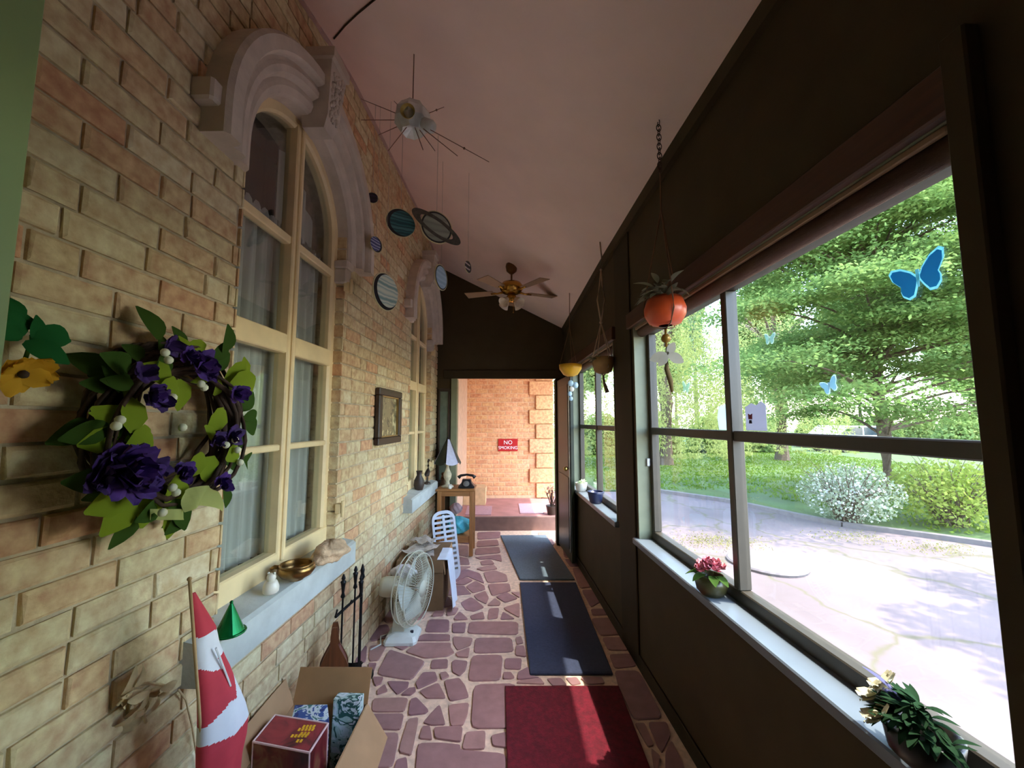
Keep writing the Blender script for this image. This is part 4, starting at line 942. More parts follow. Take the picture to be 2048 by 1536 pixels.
O = thing('picture_box', 'green and white picture box tilted in the back of the near carton', 'game box', T(-.690, 1.892, .008) @ RZ(-.06) @ RX(-.06)); m = MB(); m.bbox(-.062, -.026, 0, .056, .024, .335, .002); m.build('carton', PGREEN, O); MB().bbox(-.058, -.028, .02, .052, -.025, .325, .001).build('front_print', PGREEN, O)
p = at_z(502, 1545, .16); O = thing('plastic_tub', 'white rounded plastic tub in the near carton beside the flag', 'tub', T(-.895, 1.445, .008))
m = MB(); m.lathe([(.035, 0), (.038, .01), (.045, .30), (.046, .33)], 20); m.build('body', mat('white_plastic', (225, 225, 220), .4), O, smooth=True); m = MB(); m.lathe([(.049, .325), (.049, .338), (.034, .352), (.006, .356)], 20); m.build('lid', MATS['white_plastic'], O, smooth=True)

# ------------------------------------------------------------------ fireplace tools and bellows
IRON = mat('black_iron', (28, 26, 28), .45, .6, var=.15)
def fx(px, Y): return (px - 1010) / 803 * Y
def fz(py, Y): return EYE - (py - 842) / 800 * Y
st = V(fx(737, 2.62), 2.62, 0)
O = thing('fire_tool_stand', 'black iron stand for fireplace tools on the flagstones', 'fire tool stand', T(*st))
m = MB(); m.lathe([(.085, 0), (.085, .01), (.05, .018), (.012, .024)], 24); m.build('base', IRON, O, smooth=True)
m = MB(); m.tube([(0, 0, .02), (0, 0, .60)], .006, 8); m.build('post', IRON, O); m = MB(); m.lathe([(.006, .57), (.016, .59), (.010, .61), (.014, .63), (.004, .665)], 12); m.build('finial', IRON, O, smooth=True)
cz = fz(1186, 2.5); m = MB(); m.tube([(0, 0, cz), (-.02, -.15, cz + .005), (-.045, -.28, cz - .005)], .008, 8); m.tube([(0, -.02, cz), (.0, -.02, cz + .04), (.012, -.025, cz + .05)], .005, 6); m.tube([(-.02, -.15, cz), (-.005, -.155, cz + .03)], .005, 6); m.tube([(-.045, -.28, cz), (-.035, -.285, cz + .035)], .005, 6); m.build('hook_bar', IRON, O, smooth=True)
def fire_tool(name, label, px, Y, pt, kind):
    x, zt = fx(px, Y) + .0125, fz(pt, Y); O = thing(name, label, 'fire tool', T(x, Y, 0)); m = MB(); zb = .09 if kind == 'poker' else .05
    m.tube([(0, 0, zb), (0, 0, zt - .10)], .0055, 8); m.build('shaft', IRON, O)
    m = MB(); m.lathe([(.006, zt - .12), (.013, zt - .11), (.007, zt - .09), (.013, zt - .04), (.016, zt - .03), (.007, zt - .022), (.012, zt - .012), (.004, zt + .01)], 12); m.build('handle', IRON, O, smooth=True)
    if kind == 'brush':
        m = MB(); m.lathe([(.012, .16), (.022, .14), (.03, .03), (.028, .01)], 14); m.build('bristles', mat('dark_bristles', (58, 48, 40), .9), O)
    elif kind == 'shovel':
        m = MB(); m.grid(lambda a, b: V((a - .5) * .10, -.01 + .02 * (2 * a - 1) ** 2, .01 + .15 * b), 6, 4); m.build('blade', IRON, O, fix=False)
    elif kind == 'poker':
        m = MB(); m.tube([(0, 0, zb), (0, 0, .04)], [.0055, .002], 8); m.tube([(0, 0, zb + .03), (.02, -.01, zb + .02), (.03, -.012, zb + .035)], .004, 6); m.build('hook', IRON, O)
    return O
fire_tool('fire_brush', 'black hearth brush hanging nearest the bellows', 697, 2.36, 1137, 'brush')
fire_tool('fire_shovel', 'black hearth shovel hanging at the middle of the tool stand', 720, 2.49, 1122, 'shovel')
fire_tool('fire_poker', 'black iron poker hanging beside the tool stand post', 731, 2.56, 1138, 'poker')
WOODB = mat('brown_varnished_wood', (104, 62, 36), .4, var=.25, scale=6, stretch=(12, 12, 1)); LEATH = mat('reddish_leather', (120, 66, 60), .6, var=.15)
Yb = 2.17; bc = V(fx(689, Yb), Yb, 0); O = thing('fire_bellows', 'brown wooden fire bellows leaning below the stone sill', 'bellows', T(*bc) @ RZ(math.radians(20)))
def pear(t): return lerp_table([(0, .010), (.12, .014), (.2, .03), (.35, .058), (.5, .070), (.64, .066), (.76, .035), (.82, .018), (.93, .020), (1, .012)], t)
for nme, y0, y1, mt, k in (('back_board', .022, .034, WOODB, 1), ('front_board', -.034, -.022, WOODB, 1), ('leather_gusset', -.022, .022, LEATH, .92)):
    pts = [(-pear(t / 24) * k, .02 + .50 * t / 24) for t in range(25)] + [(pear(t / 24) * k, .02 + .50 * t / 24) for t in range(24, -1, -1)]
    if k < 1: pts = [q for q in pts if q[1] < .43]
    MB().prism(pts, y0, y1, 'y').build(nme, mt, O)
m = MB(); m.tube([(0, 0, .06), (0, 0, .0)], [.010, .006], 10); m.build('nozzle', BRASS, O)

# ------------------------------------------------------------------ desk fan, box of papers, basket, cloth
FANB = mat('beige_fan_plastic', (196, 196, 172), .45, var=.05); FANW = mat('pale_fan_base', (214, 222, 214), .4, var=.04)
fb = V(-.735, 3.06, 0); O = thing('desk_fan', 'beige desk fan turned to the window, standing on the flagstones', 'fan', T(*fb))
m = MB(); m.loft([[V(sx * .5 * w, sy * .5 * d, z) for sx, sy in ((-.85, -1), (.85, -1), (1, -.8), (1, .8), (.85, 1), (-.85, 1), (-1, .8), (-1, -.8))] for z, w, d in ((0, .23, .22), (.02, .23, .22), (.045, .20, .17), (.06, .10, .10))]); fbase = m.build('base', FANW, O)
m = MB(); m.lathe([(.012, .05), (.012, .064), (.004, .066)], 12, o=(.07, -.03, 0)); m.build('switch_knob', mat('dark_knob', (30, 34, 44), .4), fbase)
m = MB(); m.loft([[V(x * w - .03, y * w * .8, z) for x, y in ((-1, -1), (1, -1), (1, 1), (-1, 1))] for z, w in ((.05, .045), (.14, .034), (.25, .036))]); m.build('neck', FANB, O)
hz = .355; m = MB(); m.lathe([(.03, -.14), (.062, -.13), (.070, -.10), (.070, .0), (.05, .03), (.02, .035)], 20, M=RY(math.pi / 2), o=(-.035, 0, hz)); m.build('motor', FANB, O, smooth=True)
FM = T(.075, -.02, hz) @ RZ(math.radians(-15)) @ RY(math.pi / 2)
m = MB()
for zz, rr_ in ((-.045, .235), (.0, .25), (.045, .235)): m.torus((0, 0, 0), rr_, .004, 36, 6, M=FM @ T(0, 0, zz))
for k in range(64):
    a = 2 * math.pi * k / 64
    for s in (-1, 1): m.tube([FM @ V(.05 * math.cos(a), .05 * math.sin(a), s * .07), FM @ V(.17 * math.cos(a), .17 * math.sin(a), s * .065), FM @ V(.25 * math.cos(a), .25 * math.sin(a), 0)], .0016, 4)
cage = m.build('cage', FANB, O)
for s in (-1, 1): MB().lathe([(.055, -.004), (.055, .004), (.005, .008)], 20, M=FM @ T(0, 0, s * .07)).build('hub_plate', FANB, cage, smooth=True)
for k in range(4):
    def bf(a, b, k=k):
        an = k * math.pi / 2 + (a - .5) * .9; r_ = .03 + .18 * b; return FM @ V(r_ * math.cos(an), r_ * math.sin(an), (a - .5) * .05)
    MB().grid(bf, 4, 3).build('blade', mat('pale_blade', (184, 190, 176), .4), O, smooth=True, fix=False)
m = MB(); m.tube([(-.10, .02, .02), (-.16, .0, .012), (-.13, -.10, .008), (-.18, -.16, .006)], .005, 6); m.build('cord', FANW, O, smooth=True)
# crumpled white bag on the box, cardboard box with papers
O = thing('storage_box', 'tall cardboard box behind the desk fan with papers on top', 'cardboard box', T(-.70, 3.735, 0)); m = MB(); m.box(-.20, -.27, 0, .19, .25, .40); m.build('body', mat('brown_cardboard', (120, 92, 60), .85, var=.1), O)
sheet([(-.20, -.27, .40), (.19, -.27, .40), (.19, -.29, .31), (-.20, -.29, .31)]).build('flap', MATS['brown_cardboard'], O); sheet([(.19, -.27, .40), (.19, .25, .40), (.205, .25, .29), (.205, -.27, .29)]).build('flap', CARD, O)
PAPER = print_mat('newsprint', [(206, 198, 186), (196, 186, 172), (150, 140, 128)], 40, 4)
rp = random.Random(8)
for i, (x, y, a, w_, d_) in enumerate(((-.75, 3.72, .2, .22, .40), (-.74, 3.66, -.4, .22, .30), (-.75, 3.82, .8, .17, .20))):
    c0 = V(x, y, .403 + i * .029)
    def pf(s, t, a=a, w_=w_, d_=d_, i=i):
        q = RZ(a) @ V((s - .5) * w_, (t - .5) * d_, 0); q.z = .012 + .010 * math.sin(9 * s + i) * math.sin(8 * t + 2 * i) + .004 * math.sin(23 * s + 17 * t); return q
    o = MB().grid(pf, 12, 12).build('newspaper', PAPER, M=T(*c0), smooth=True, fix=False); tag(o, ('crumpled newspaper sheets lowest on the tall cardboard box', 'crumpled newspaper lying slanted over the tall cardboard box', 'small crumpled paper topmost on the tall cardboard box')[i], 'newspaper', 'papers on the tall box')
def crumple(name, label, cat, loc, rad, matl, seed, sc=(1, 1, 1)):
    r4 = random.Random(seed); ph = [r4.uniform(0, 6) for _ in range(6)]
    def cf(a, b):
        t, f = a * 2 * math.pi, b * math.pi; r_ = 1 + .18 * math.sin(4 * t + ph[0]) * math.sin(3 * f + ph[1]) + .13 * math.sin(7 * t + ph[2] + 4 * f) * math.sin(f) + .08 * math.sin(13 * t + 9 * f + ph[3]) * math.sin(f)
        return V(rad * sc[0] * r_ * math.sin(f) * math.cos(t), rad * sc[1] * r_ * math.sin(f) * math.sin(t), rad * sc[2] * (1 - math.cos(f) * (.8 + .2 * r_)))
    return tag(MB().grid(cf, 40, 20).build(name, matl, M=T(*loc), smooth=True), label, cat)
crumple('paper_bag', 'crumpled white paper bag behind the desk fan motor', 'bag', (-.80, 3.305, .32), .075, mat('white_paper', (220, 218, 224), .8, var=.05), 3, (1.2, .9, .7))
O = thing('waste_bin', 'grey green waste bin holding a crumpled paper bag', 'bin', T(-.80, 3.305, 0)); m = MB(); m.lathe([(.07, 0), (.075, .01), (.10, .33), (.104, .34), (.098, .335), (.07, .02)], 24, cap=False); m.build('body', mat('grey_green_bin', (150, 146, 122), .6), O, smooth=True); m = MB(); m.torus((0, 0, .34), .102, .005, 24, 6); m.build('rim', MATS['grey_green_bin'], O, smooth=True)
WPL = mat('white_basket_plastic', (222, 230, 240), .4, var=.03)
bb = at_z(895, 1146); BM = T(-.53, 4.02, .02) @ RZ(math.radians(14)) @ RX(math.radians(-8)) @ RY(math.radians(-6)); O = thing('laundry_basket', 'white slotted laundry basket standing on its end beside the table', 'laundry basket', BM)
# basket stands on a short end: local z is its length, x its depth, y its width
def rrect(w, h, r, n=6): return [(sx * (w - r) + r * math.cos(a0 + math.pi / 2 * k / n), sy * (h - r) + r * math.sin(a0 + math.pi / 2 * k / n)) for sx, sy, a0 in ((1, 1, 0), (-1, 1, math.pi / 2), (-1, -1, math.pi), (1, -1, 3 * math.pi / 2)) for k in range(n + 1)]
Ln, Dp = .66, .115
out, inn = rrect(Dp, Ln / 2, .09), rrect(Dp - .022, Ln / 2 - .03, .07)
m = MB(); n_ = len(out); m.loft([[V(a, y, b + Ln / 2) for a, b in poly] for poly, y in ((out, -.006), (out, .014), (inn, .014), (inn, -.006), (out, -.006))], cap=False); m.build('rim', WPL, O, smooth=False)
for i in range(12):
    z = .07 + i * .047; MB().bbox(-Dp + .02, -.003, z, Dp - .02, .007, z + .024, .002).build('slat', WPL, O)
MB().bbox(-.012, -.005, .05, .012, .009, Ln - .04, .002).build('centre_rib', WPL, O)
m = MB(); inn2 = rrect(Dp - .02, Ln / 2 - .03, .07); m.loft([[V(a, y, b + Ln / 2) for a, b in p_] for p_, y in ((out, .0), (inn2, .30))], cap=False); m.build('side_wall', WPL, O, smooth=False)
MB().bbox(-Dp + .02, -.002, .03, Dp - .02, .012, .10, .003).build('end_handle', WPL, O)
def sheet_pt(a, b):
    y = 3.47 + .30 * a + .015 * math.sin(7 * a)
    if b < .2: return V(-.565 + b / .2 * .085, y, .407 + .003 * math.sin(14 * a))
    t = (b - .2) / .8; return V(-.478 + .055 * t + .010 * math.sin(14 * a + 3 * t) * t, y - .04 * t, .405 - .395 * t)
O = tag(MB().grid(sheet_pt, 16, 15).build('white_cloth', mat('white_cloth', (216, 226, 238), .8, var=.04), smooth=True, fix=False), 'white plastic sheet hanging over the tall cardboard box', 'plastic sheet')

# ------------------------------------------------------------------ side table with lamp, telephone, bag
OAK = mat('honey_oak', (166, 112, 62), .45, var=.18, scale=5, stretch=(1, 12, 12)); OAKV = mat('honey_oak_legs', (166, 112, 62), .45, var=.18, scale=5, stretch=(12, 12, 1))
tx0, tx1, ty0, ty1, tz = -.808, -.355, 4.78, 5.14, .765
O = thing('side_table', 'honey wood side table with a low shelf against the end wall', 'table', T(tx0, ty0, 0)); w_, d_ = tx1 - tx0, ty1 - ty0
m = MB(); m.bbox(0, 0, tz - .025, w_, d_, tz, .005); m.build('top', OAK, O)
for x in (.015, w_ - .06):
    for y in (.015, d_ - .06): MB().bbox(x, y, 0, x + .045, y + .045, tz - .025, .004).build('leg', OAKV, O)
for y in (.025, d_ - .045): MB().bbox(.05, y, tz - .085, w_ - .05, y + .018, tz - .025, .003).build('apron', OAK, O)
MB().bbox(.03, .03, .20, w_ - .03, d_ - .03, .222, .004).build('shelf', OAK, O); MB().bbox(.05, .025, .15, w_ - .05, .04, .20, .003).build('shelf_rail', OAK, O)
TZ = tz
lx, ly = fx(897, 4.96), 4.96; O = thing('table_lamp', 'table lamp with a dark and white panelled cone shade on the side table', 'lamp', T(lx, ly, TZ))
IV = mat('ivory_lamp_base', (206, 192, 160), .5, var=.25, scale=25)
m = MB(); m.lathe([(.075, 0), (.075, .012), (.03, .03), (.024, .07), (.045, .11), (.05, .15), (.028, .20), (.018, .24), (.03, .27), (.012, .30), (.008, .36)], 20); m.build('base', IV, O, smooth=True)
SHW, SHD = mat('white_painted_shade', (206, 206, 226), .6, var=.08, scale=30), mat('dark_green_shade', (34, 44, 28), .6, var=.2)
zt, zb = fz(878, 4.96) - TZ, fz(924, 4.96) - TZ
for k in range(6):
    a0, a1 = 2 * math.pi * (k + .06) / 6 + math.radians(28), 2 * math.pi * (k + .94) / 6 + math.radians(28)
    def pf(s, t, a0=a0, a1=a1):
        r_ = .022 + .150 * t; A, B = V(math.cos(a0), math.sin(a0), 0), V(math.cos(a1), math.sin(a1), 0); q = A.lerp(B, s) * r_; q.z = zt + (zb - zt) * t - .02 * math.sin(math.pi * s) * t; return q
    MB().grid(pf, 6, 4).build('shade_panel', SHW if k % 2 == 0 else SHD, O, fix=False)
m = MB(); m.lathe([(.024, zt), (.012, zt + .015), (.004, zt + .035)], 12); m.build('finial', IRON, O)
O = thing('rotary_telephone', 'black rotary telephone on the side table', 'telephone', T(fx(935, 4.92), 4.92, TZ)); BAKE = mat('black_bakelite', (26, 26, 28), .3)
m = MB(); m.loft([[V(sx * w, sy * d, z) for sx, sy in ((-.8, -1), (.8, -1), (1, -.8), (1, .8), (.8, 1), (-.8, 1), (-1, .8), (-1, -.8))] for z, w, d in ((0, .095, .085), (.02, .095, .085), (.06, .06, .06), (.10, .05, .035))]); phb = m.build('body', BAKE, O)
m = MB(); m.lathe([(.038, 0), (.036, .008), (.01, .012)], 18, M=RX(math.radians(55)), o=(0, -.062, .05)); m.build('dial', mat('grey_dial', (120, 116, 110), .4), phb)
m = MB(); m.tube([(-.10, 0, .115), (-.07, 0, .14), (0, 0, .15), (.07, 0, .14), (.10, 0, .115)], [.024, .016, .013, .016, .024], 10); m.build('handset', BAKE, O, smooth=True)
O = thing('wooden_carving', 'small brown wooden carving on the side table behind the lamp', 'ornament', T(-.768, 5.06, TZ)); m = MB(); m.lathe([(.03, 0), (.034, .02), (.02, .06), (.028, .09), (.016, .12)], 12); m.build('body', WOODB, O, smooth=True); m = MB(); m.ball((0, 0, .14), .022, 10, 7); m.build('head', WOODB, O, smooth=True)
O = thing('white_mug', 'small white cup at the front of the side table', 'cup', T(fx(902, 4.82), 4.82, TZ)); m = MB(); m.lathe([(.018, 0), (.022, .004), (.024, .05), (.021, .048), (.018, .008)], 14, cap=False); m.build('body', WCER, O, smooth=True); m = MB(); m.torus((.026, 0, .026), .012, .003, 12, 5, M=RX(math.pi / 2)); m.build('handle', WCER, O, smooth=True)
crumple('turquoise_bag', 'crumpled turquoise plastic bag on the low table shelf', 'bag', (-.555, 4.93, .220), .120, mat('turquoise_plastic', (96, 206, 220), .35, var=.25, scale=12), 5, (1.05, .8, .85))
crumple('pink_bag', 'crumpled pink and white bag behind the turquoise bag', 'bag', (-.60, 5.035, .425), .075, mat('pale_pink_plastic', (214, 176, 172), .5, var=.12), 9, (.9, .5, .9))
tag(MB().bbox(-.774, 4.88, .221, -.708, 5.08, .47, .006).build('dark_crate', mat('dark_teal_card', (36, 52, 52), .6)), 'dark teal carton standing on the low table shelf', 'carton')
# tall narrow dark panel with glass on the end wall
O = thing('glazed_frame', 'narrow dark framed panel with grey green glass on the end wall', 'panel', T(-.785, 5.195, .78)); DKW = mat('dark_stained_wood', (52, 36, 26), .5, var=.15)
m = MB(); m.bbox(-.075, -.03, 0, -.05, .0, 1.2, .003); m.bbox(.05, -.03, 0, .075, 0, 1.2, .003); m.bbox(-.05, -.03, 1.16, .05, 0, 1.2, .003); m.bbox(-.05, -.03, 0, .05, 0, .04, .003); m.build('frame', DKW, O); MB().box(-.05, -.015, .04, .05, -.008, 1.16).build('glass', mat('grey_green_glass', (96, 108, 96), .2), O)

# ------------------------------------------------------------------ framed picture on the brick wall
O = thing('framed_picture', 'dark wood framed sepia picture on the brick wall between the windows', 'picture', ML @ T(3.255, 0, 1.595))
w_, h_ = .28, .215; m = MB()
for (x0, z0, x1, z1) in ((-w_, -h_, w_, -h_ + .055), (-w_, h_ - .055, w_, h_), (-w_, -h_ + .055, -w_ + .07, h_ - .055), (w_ - .07, -h_ + .055, w_, h_ - .055)): m.bbox(x0, -.045, z0, x1, -.008, z1, .006)
fr0 = m.build('frame', DKW, O); m = MB()
for (x0, z0, x1, z1) in ((-w_ + .07, -h_ + .055, w_ - .07, -h_ + .065), (-w_ + .07, h_ - .065, w_ - .07, h_ - .055), (-w_ + .07, -h_ + .065, -w_ + .082, h_ - .065), (w_ - .082, -h_ + .065, w_ - .07, h_ - .065)): m.box(x0, -.035, z0, x1, -.012, z1)
m.build('gilt_slip', mat('dull_gilt', (150, 120, 70), .4, .5), fr0)
MB().box(-w_ + .08, -.02, -h_ + .06, w_ - .08, -.010, h_ - .06).build('print', print_mat('sepia_print', [(66, 58, 40), (120, 108, 76), (196, 184, 138), (206, 196, 156)], 9, 1), O)
# ornaments on the far window's sill
for nm, u, off_, lab, cat, bld in (('dark_vase', 4.25, .03, 'dark vase on the far stone sill', 'vase', 0), ('wooden_heron', 4.62, .03, 'dark wooden bird figure on the far stone sill', 'figurine', 1)):
    O = thing(nm, lab, cat, ML @ T(u, -off_, .85))
    if bld == 0:
        m = MB(); m.lathe([(.04, 0), (.055, .05), (.05, .10), (.025, .15), (.03, .19), (.026, .188), (.02, .15)], 16, cap=False); m.build('body', DKW, O, smooth=True); m = MB(); m.torus((0, 0, .19), .03, .004, 16, 5); m.build('rim', DKW, O, smooth=True)
    else:
        m = MB(); m.lathe([(.04, 0), (.035, .02), (.012, .03), (.010, .08)], 12); m.build('base', DKW, O); m = MB(); m.tube([(-.07, 0, .10), (-.02, 0, .11), (.03, 0, .14), (.04, 0, .20), (.03, 0, .25), (.06, 0, .262), (.10, 0, .255)], [.008, .03, .026, .012, .011, .013, .002], 10); m.build('bird', DKW, O, smooth=True)

# ------------------------------------------------------------------ mats on the floor
def mat_obj(name, corners, label, matl, th=.010, edge=None):
    c = sum((Vector((*q, 0)) for q in corners), Vector()) / 4; L_ = [V(q[0] - c.x, q[1] - c.y, 0) for q in corners]
    n = 14; ring = []
    for i in range(4):
        a, b = L_[i], L_[(i + 1) % 4]
        for k in range(n): t = k / n; ring.append(a.lerp(b, t))
    m = MB(); m.loft([[p_ * s + V(0, 0, z) for p_ in ring] for z, s in ((-.004, 1), (th - .004, 1), (th, .985))]); o = m.build(name, matl, M=T(c.x, c.y, .004)); return tag(o, label, 'mat')
mat_obj('grey_doormat', [(.15, 4.10), (.69, 4.09), (.56, 5.62), (-.06, 5.62)], 'slate grey doormat nearest the step', mat('slate_grey_pile', (96, 112, 124), .95, var=.12, scale=60, bump=.5, bscale=300))
mat_obj('navy_doormat', [(.147, 4.02), (.685, 4.01), (.668, 2.61), (.157, 2.62)], 'navy blue runner mat between the grey and red mats', mat('navy_pile', (54, 62, 86), .95, var=.14, scale=60, bump=.5, bscale=300))
mat_obj('red_doormat', [(.003, 2.506), (.67, 2.495), (.64, 1.45), (.02, 1.45)], 'crimson pile doormat on the flagstones', mat('crimson_pile', (104, 10, 30), .95, var=.3, scale=40, bump=.6, bscale=250))
def land_mat(name, px, label, col):
    Q = [at_z(*q, .187) for q in px]; c = sum(Q, Vector()) / 4; m = MB(); L_ = [V(q.x - c.x, q.y - c.y, 0) for q in Q]; P = [L_[3], L_[2], L_[0], L_[1]]; m.hexa([p_ + V(0, 0, 0) for p_ in P] + [p_ + V(0, 0, .012) for p_ in P]); tag(m.build(name, mat(name + '_pile', col, .95, var=.1, scale=40, bump=.4), M=T(c.x, c.y, .184)), label, 'mat')
land_mat('lavender_mat', [(935, 1013), (984, 1013), (982, 1030), (930, 1030)], 'lavender doormat on the landing near the carton', (176, 140, 146)); land_mat('pink_mat', [(1037, 1008), (1083, 1008), (1088, 1027), (1040, 1027)], 'pale pink doormat on the landing near the dry plant', (204, 168, 176))
O = thing('landing_carton', 'tan carton on the landing against the orange brick wall', 'cardboard box', T(-.49, 6.88, .186)); m = MB(); m.box(-.195, -.15, 0, .17, .15, .27); m.build('body', mat('tan_carton', (206, 168, 124), .8), O); sheet([(-.195, -.15, .27), (.17, -.15, .27), (.15, .0, .31), (-.195, .0, .31)]).build('flap', MATS['tan_carton'], O)
O = thing('dry_plant', 'dry twiggy potted plant at the edge of the landing', 'potted plant', T(fx(1102, 6.05), 6.05, .186)); m = MB(); m.lathe([(.06, 0), (.085, .12), (.09, .13), (.08, .125), (.06, .02)], 16, cap=False); m.build('pot', DKW, O, smooth=True); m = MB()
for q in range(26): a = rw.uniform(0, 6.28); branchy(m, (0, 0, .08), (.13 * math.cos(a) * rw.random(), .13 * math.sin(a) * rw.random(), rw.uniform(.2, .42)), .005, .002, -.03)
m.build('twigs', TWIG, O); lm = leaf_mesh('leaf', leaf_mat('dry_leaf', (92, 70, 62), (140, 100, 96), .2), .06, .03, .3, .5)
for q in range(30): a = rw.uniform(0, 6.28); r_ = rw.uniform(.02, .13); link('leaf', lm, O, T(r_ * math.cos(a), r_ * math.sin(a), rw.uniform(.14, .42)) @ RZ(rw.uniform(0, 6)) @ RX(rw.uniform(-1, 1)))
# no smoking sign beyond the doorway
O = thing('no_smoking_sign', 'small red sign with white words on the orange brick wall', 'sign', T(.055, 7.288, 1.13)); SRED, SWH = mat('sign_red', (176, 26, 28), .4, var=.02), mat('sign_white', (240, 236, 232), .4, var=.01)
MB().box(-.175, -.004, -.11, .175, .012, .11).build('plate', SRED, O)
def text_mesh(txt, size, parent, M, matl, name='lettering'):
    cu = bpy.data.curves.new('t', 'FONT'); cu.body = txt; cu.size = size; cu.align_x = 'CENTER'; cu.extrude = .0015; tmp = bpy.data.objects.new('t', cu); COL.objects.link(tmp)
    dg = bpy.context.evaluated_depsgraph_get(); me = bpy.data.meshes.new_from_object(tmp.evaluated_get(dg)); bpy.data.objects.remove(tmp); me.materials.clear(); me.materials.append(matl); return link(name, me, parent, M)
text_mesh('NO', .10, O, T(0, -.006, .012) @ RX(math.pi / 2), SWH); text_mesh('SMOKING', .078, O, T(0, -.006, -.075) @ RX(math.pi / 2), SWH)

# ------------------------------------------------------------------ hanging from the ceiling
THREAD = mat('nylon_thread', (170, 160, 150), .4)
def planet_mat(name, cols, scale=18, rim=(20, 26, 30)):
    m = bpy.data.materials.new(name); m.use_nodes = True; n, l = m.node_tree.nodes, m.node_tree.links; b = n['Principled BSDF']; b.inputs['Roughness'].default_value = .45
    tc = n.new('ShaderNodeTexCoord'); wv = n.new('ShaderNodeTexWave'); wv.inputs['Scale'].default_value = scale; wv.inputs['Distortion'].default_value = 3; wv.inputs['Detail'].default_value = 3; wv.bands_direction = 'Z'
    l.new(tc.outputs['Object'], wv.inputs[0]); cr = n.new('ShaderNodeValToRGB'); e = cr.color_ramp.elements; e[0].color = srgb(*cols[0]); e[1].color = srgb(*cols[-1])
    for i, c in enumerate(cols[1:-1]): x = e.new((i + 1) / (len(cols) - 1)); x.color = srgb(*c)
    l.new(wv.outputs[0], cr.inputs[0]); l.new(cr.outputs[0], b.inputs['Base Color']); MATS[name] = m; return m
PEDGE = mat('cut_card_edge', (206, 196, 150), .6); PDARK = mat('dark_print_limb', (18, 22, 28), .5, var=.1)
def planet(name, label, px, py, Y, wpx, hpx, cols, dark=(-.12, 0), yaw=None):
    p = at_y(px, py, Y); R = hpx / 2 * p.y / 800; yaw = math.acos(min(1, wpx / hpx)) if yaw is None else yaw
    view = math.atan2(p.x, p.y); O = thing(name, label, 'hanging planet', T(*p) @ RZ(-view + yaw))
    m = MB(); m.lathe([(R * 1.06, -.003), (R * 1.06, .003)], 40, M=RX(math.pi / 2)); pcard = m.build('card', PEDGE, O)
    m = MB(); m.lathe([(R, -.0005), (R, .0005)], 40, M=T(0, -.0035, 0) @ RX(math.pi / 2)); m.build('dark_limb', PDARK, pcard)
    m = MB(); m.lathe([(R * .90, -.0005), (R * .90, .0005)], 40, M=T(-dark[0] * R * .6, -.0045, dark[1] * R) @ RX(math.pi / 2)); m.build('disc', planet_mat(name + '_print', cols, .45 / R), pcard)
    top = ceil_z(p.x, p.y) - p.z; m = MB(); m.tube([(0, 0, R), (0, 0, top)], .0012, 4); m.build('thread', THREAD, O); return O, R
planet('planet_mercury', 'tiny near black planet disc hanging before the brick wall', 745, 396, 2.55, 22, 22, [(24, 20, 36), (36, 28, 50), (50, 40, 66)], (0, 0))
planet('planet_neptune', 'dark teal banded planet disc hanging beside the ringed one', 801, 446, 2.55, 56, 58, [(30, 74, 80), (62, 128, 130), (24, 60, 70), (84, 140, 142)], (-.25, 0))
planet('planet_earth', 'small blue and white planet disc hanging before the brick wall', 752, 489, 2.55, 22, 32, [(44, 52, 110), (190, 196, 220), (60, 66, 130)], (.3, 0))
planet('planet_jupiter', 'large pale striped planet disc hanging before the brick wall', 771, 584, 2.45, 46, 74, [(214, 220, 196), (150, 180, 170), (226, 228, 206), (120, 156, 150)], (-.25, .08))
planet('planet_uranus', 'pale blue oval planet disc hanging near the end wall', 882, 555, 2.9, 24, 50, [(150, 184, 206), (170, 200, 220), (140, 176, 200)], (0, 0))
planet('planet_moon', 'small white crescent moon disc hanging before the ceiling fan', 936, 534, 2.9, 12, 24, [(20, 18, 24), (30, 28, 34), (210, 200, 200)], (.5, 0))
O, R = planet('planet_saturn', 'grey ringed planet disc hanging below the sloping ceiling', 873, 455, 2.6, 62, 66, [(150, 158, 142), (132, 140, 126), (164, 170, 152)], (0, 0))
m = MB(); Mr = T(0, -.008, 0) @ RY(math.radians(24)) @ RX(math.pi / 2); ro, ri = R * 1.75, R * 1.18
rings_ = []
for k in range(41):
    a = 2 * math.pi * k / 40; rings_.append([Mr @ V(r_ * math.cos(a), r_ * math.sin(a) * .34, z) for r_, z in ((ro, -.0015), (ro, .0015), (ri, .0015), (ri, -.0015))])
fr = [r_ for k, r_ in enumerate(rings_)]
m.loft(fr, cap=False); m.build('ring', mat('ring_print', (76, 74, 64), .5, var=.3, scale=60), O)

# model satellite on a rod
ST = ceil_at(828, 108); sp = at_y(830, 240, ST.y); O = thing('model_satellite', 'silvery model satellite with long antennae hanging from the ceiling', 'model satellite', T(ST.x, ST.y, sp.z))
SILV = mat('silver_foil', (206, 210, 208), .35, .25, var=.15, scale=16, bump=.6, bscale=20); WIRE = mat('thin_brown_wire', (140, 104, 84), .5)
r_ = 36 * ST.y / 800; ztop = ST.z - sp.z
m = MB(); m.lathe([(.004, -r_ * .5), (r_ * .6, -r_ * .8), (r_ * 1.0, -r_ * .2), (r_ * .98, r_ * .35), (r_ * .7, r_ * .8), (r_ * .2, r_ * .95)], 16, wob=lambda a, z: 1 + .06 * math.cos(8 * a)); m.build('body', SILV, O, smooth=False)
m = MB(); m.lathe([(r_ * .18, 0), (r_ * .34, r_ * .25), (r_ * .38, r_ * .75), (r_ * .26, r_ * .95)], 14, M=T(r_ * .5, -r_ * .3, -r_ * .35) @ RY(math.radians(115))); m.build('module', SILV, O, smooth=True)
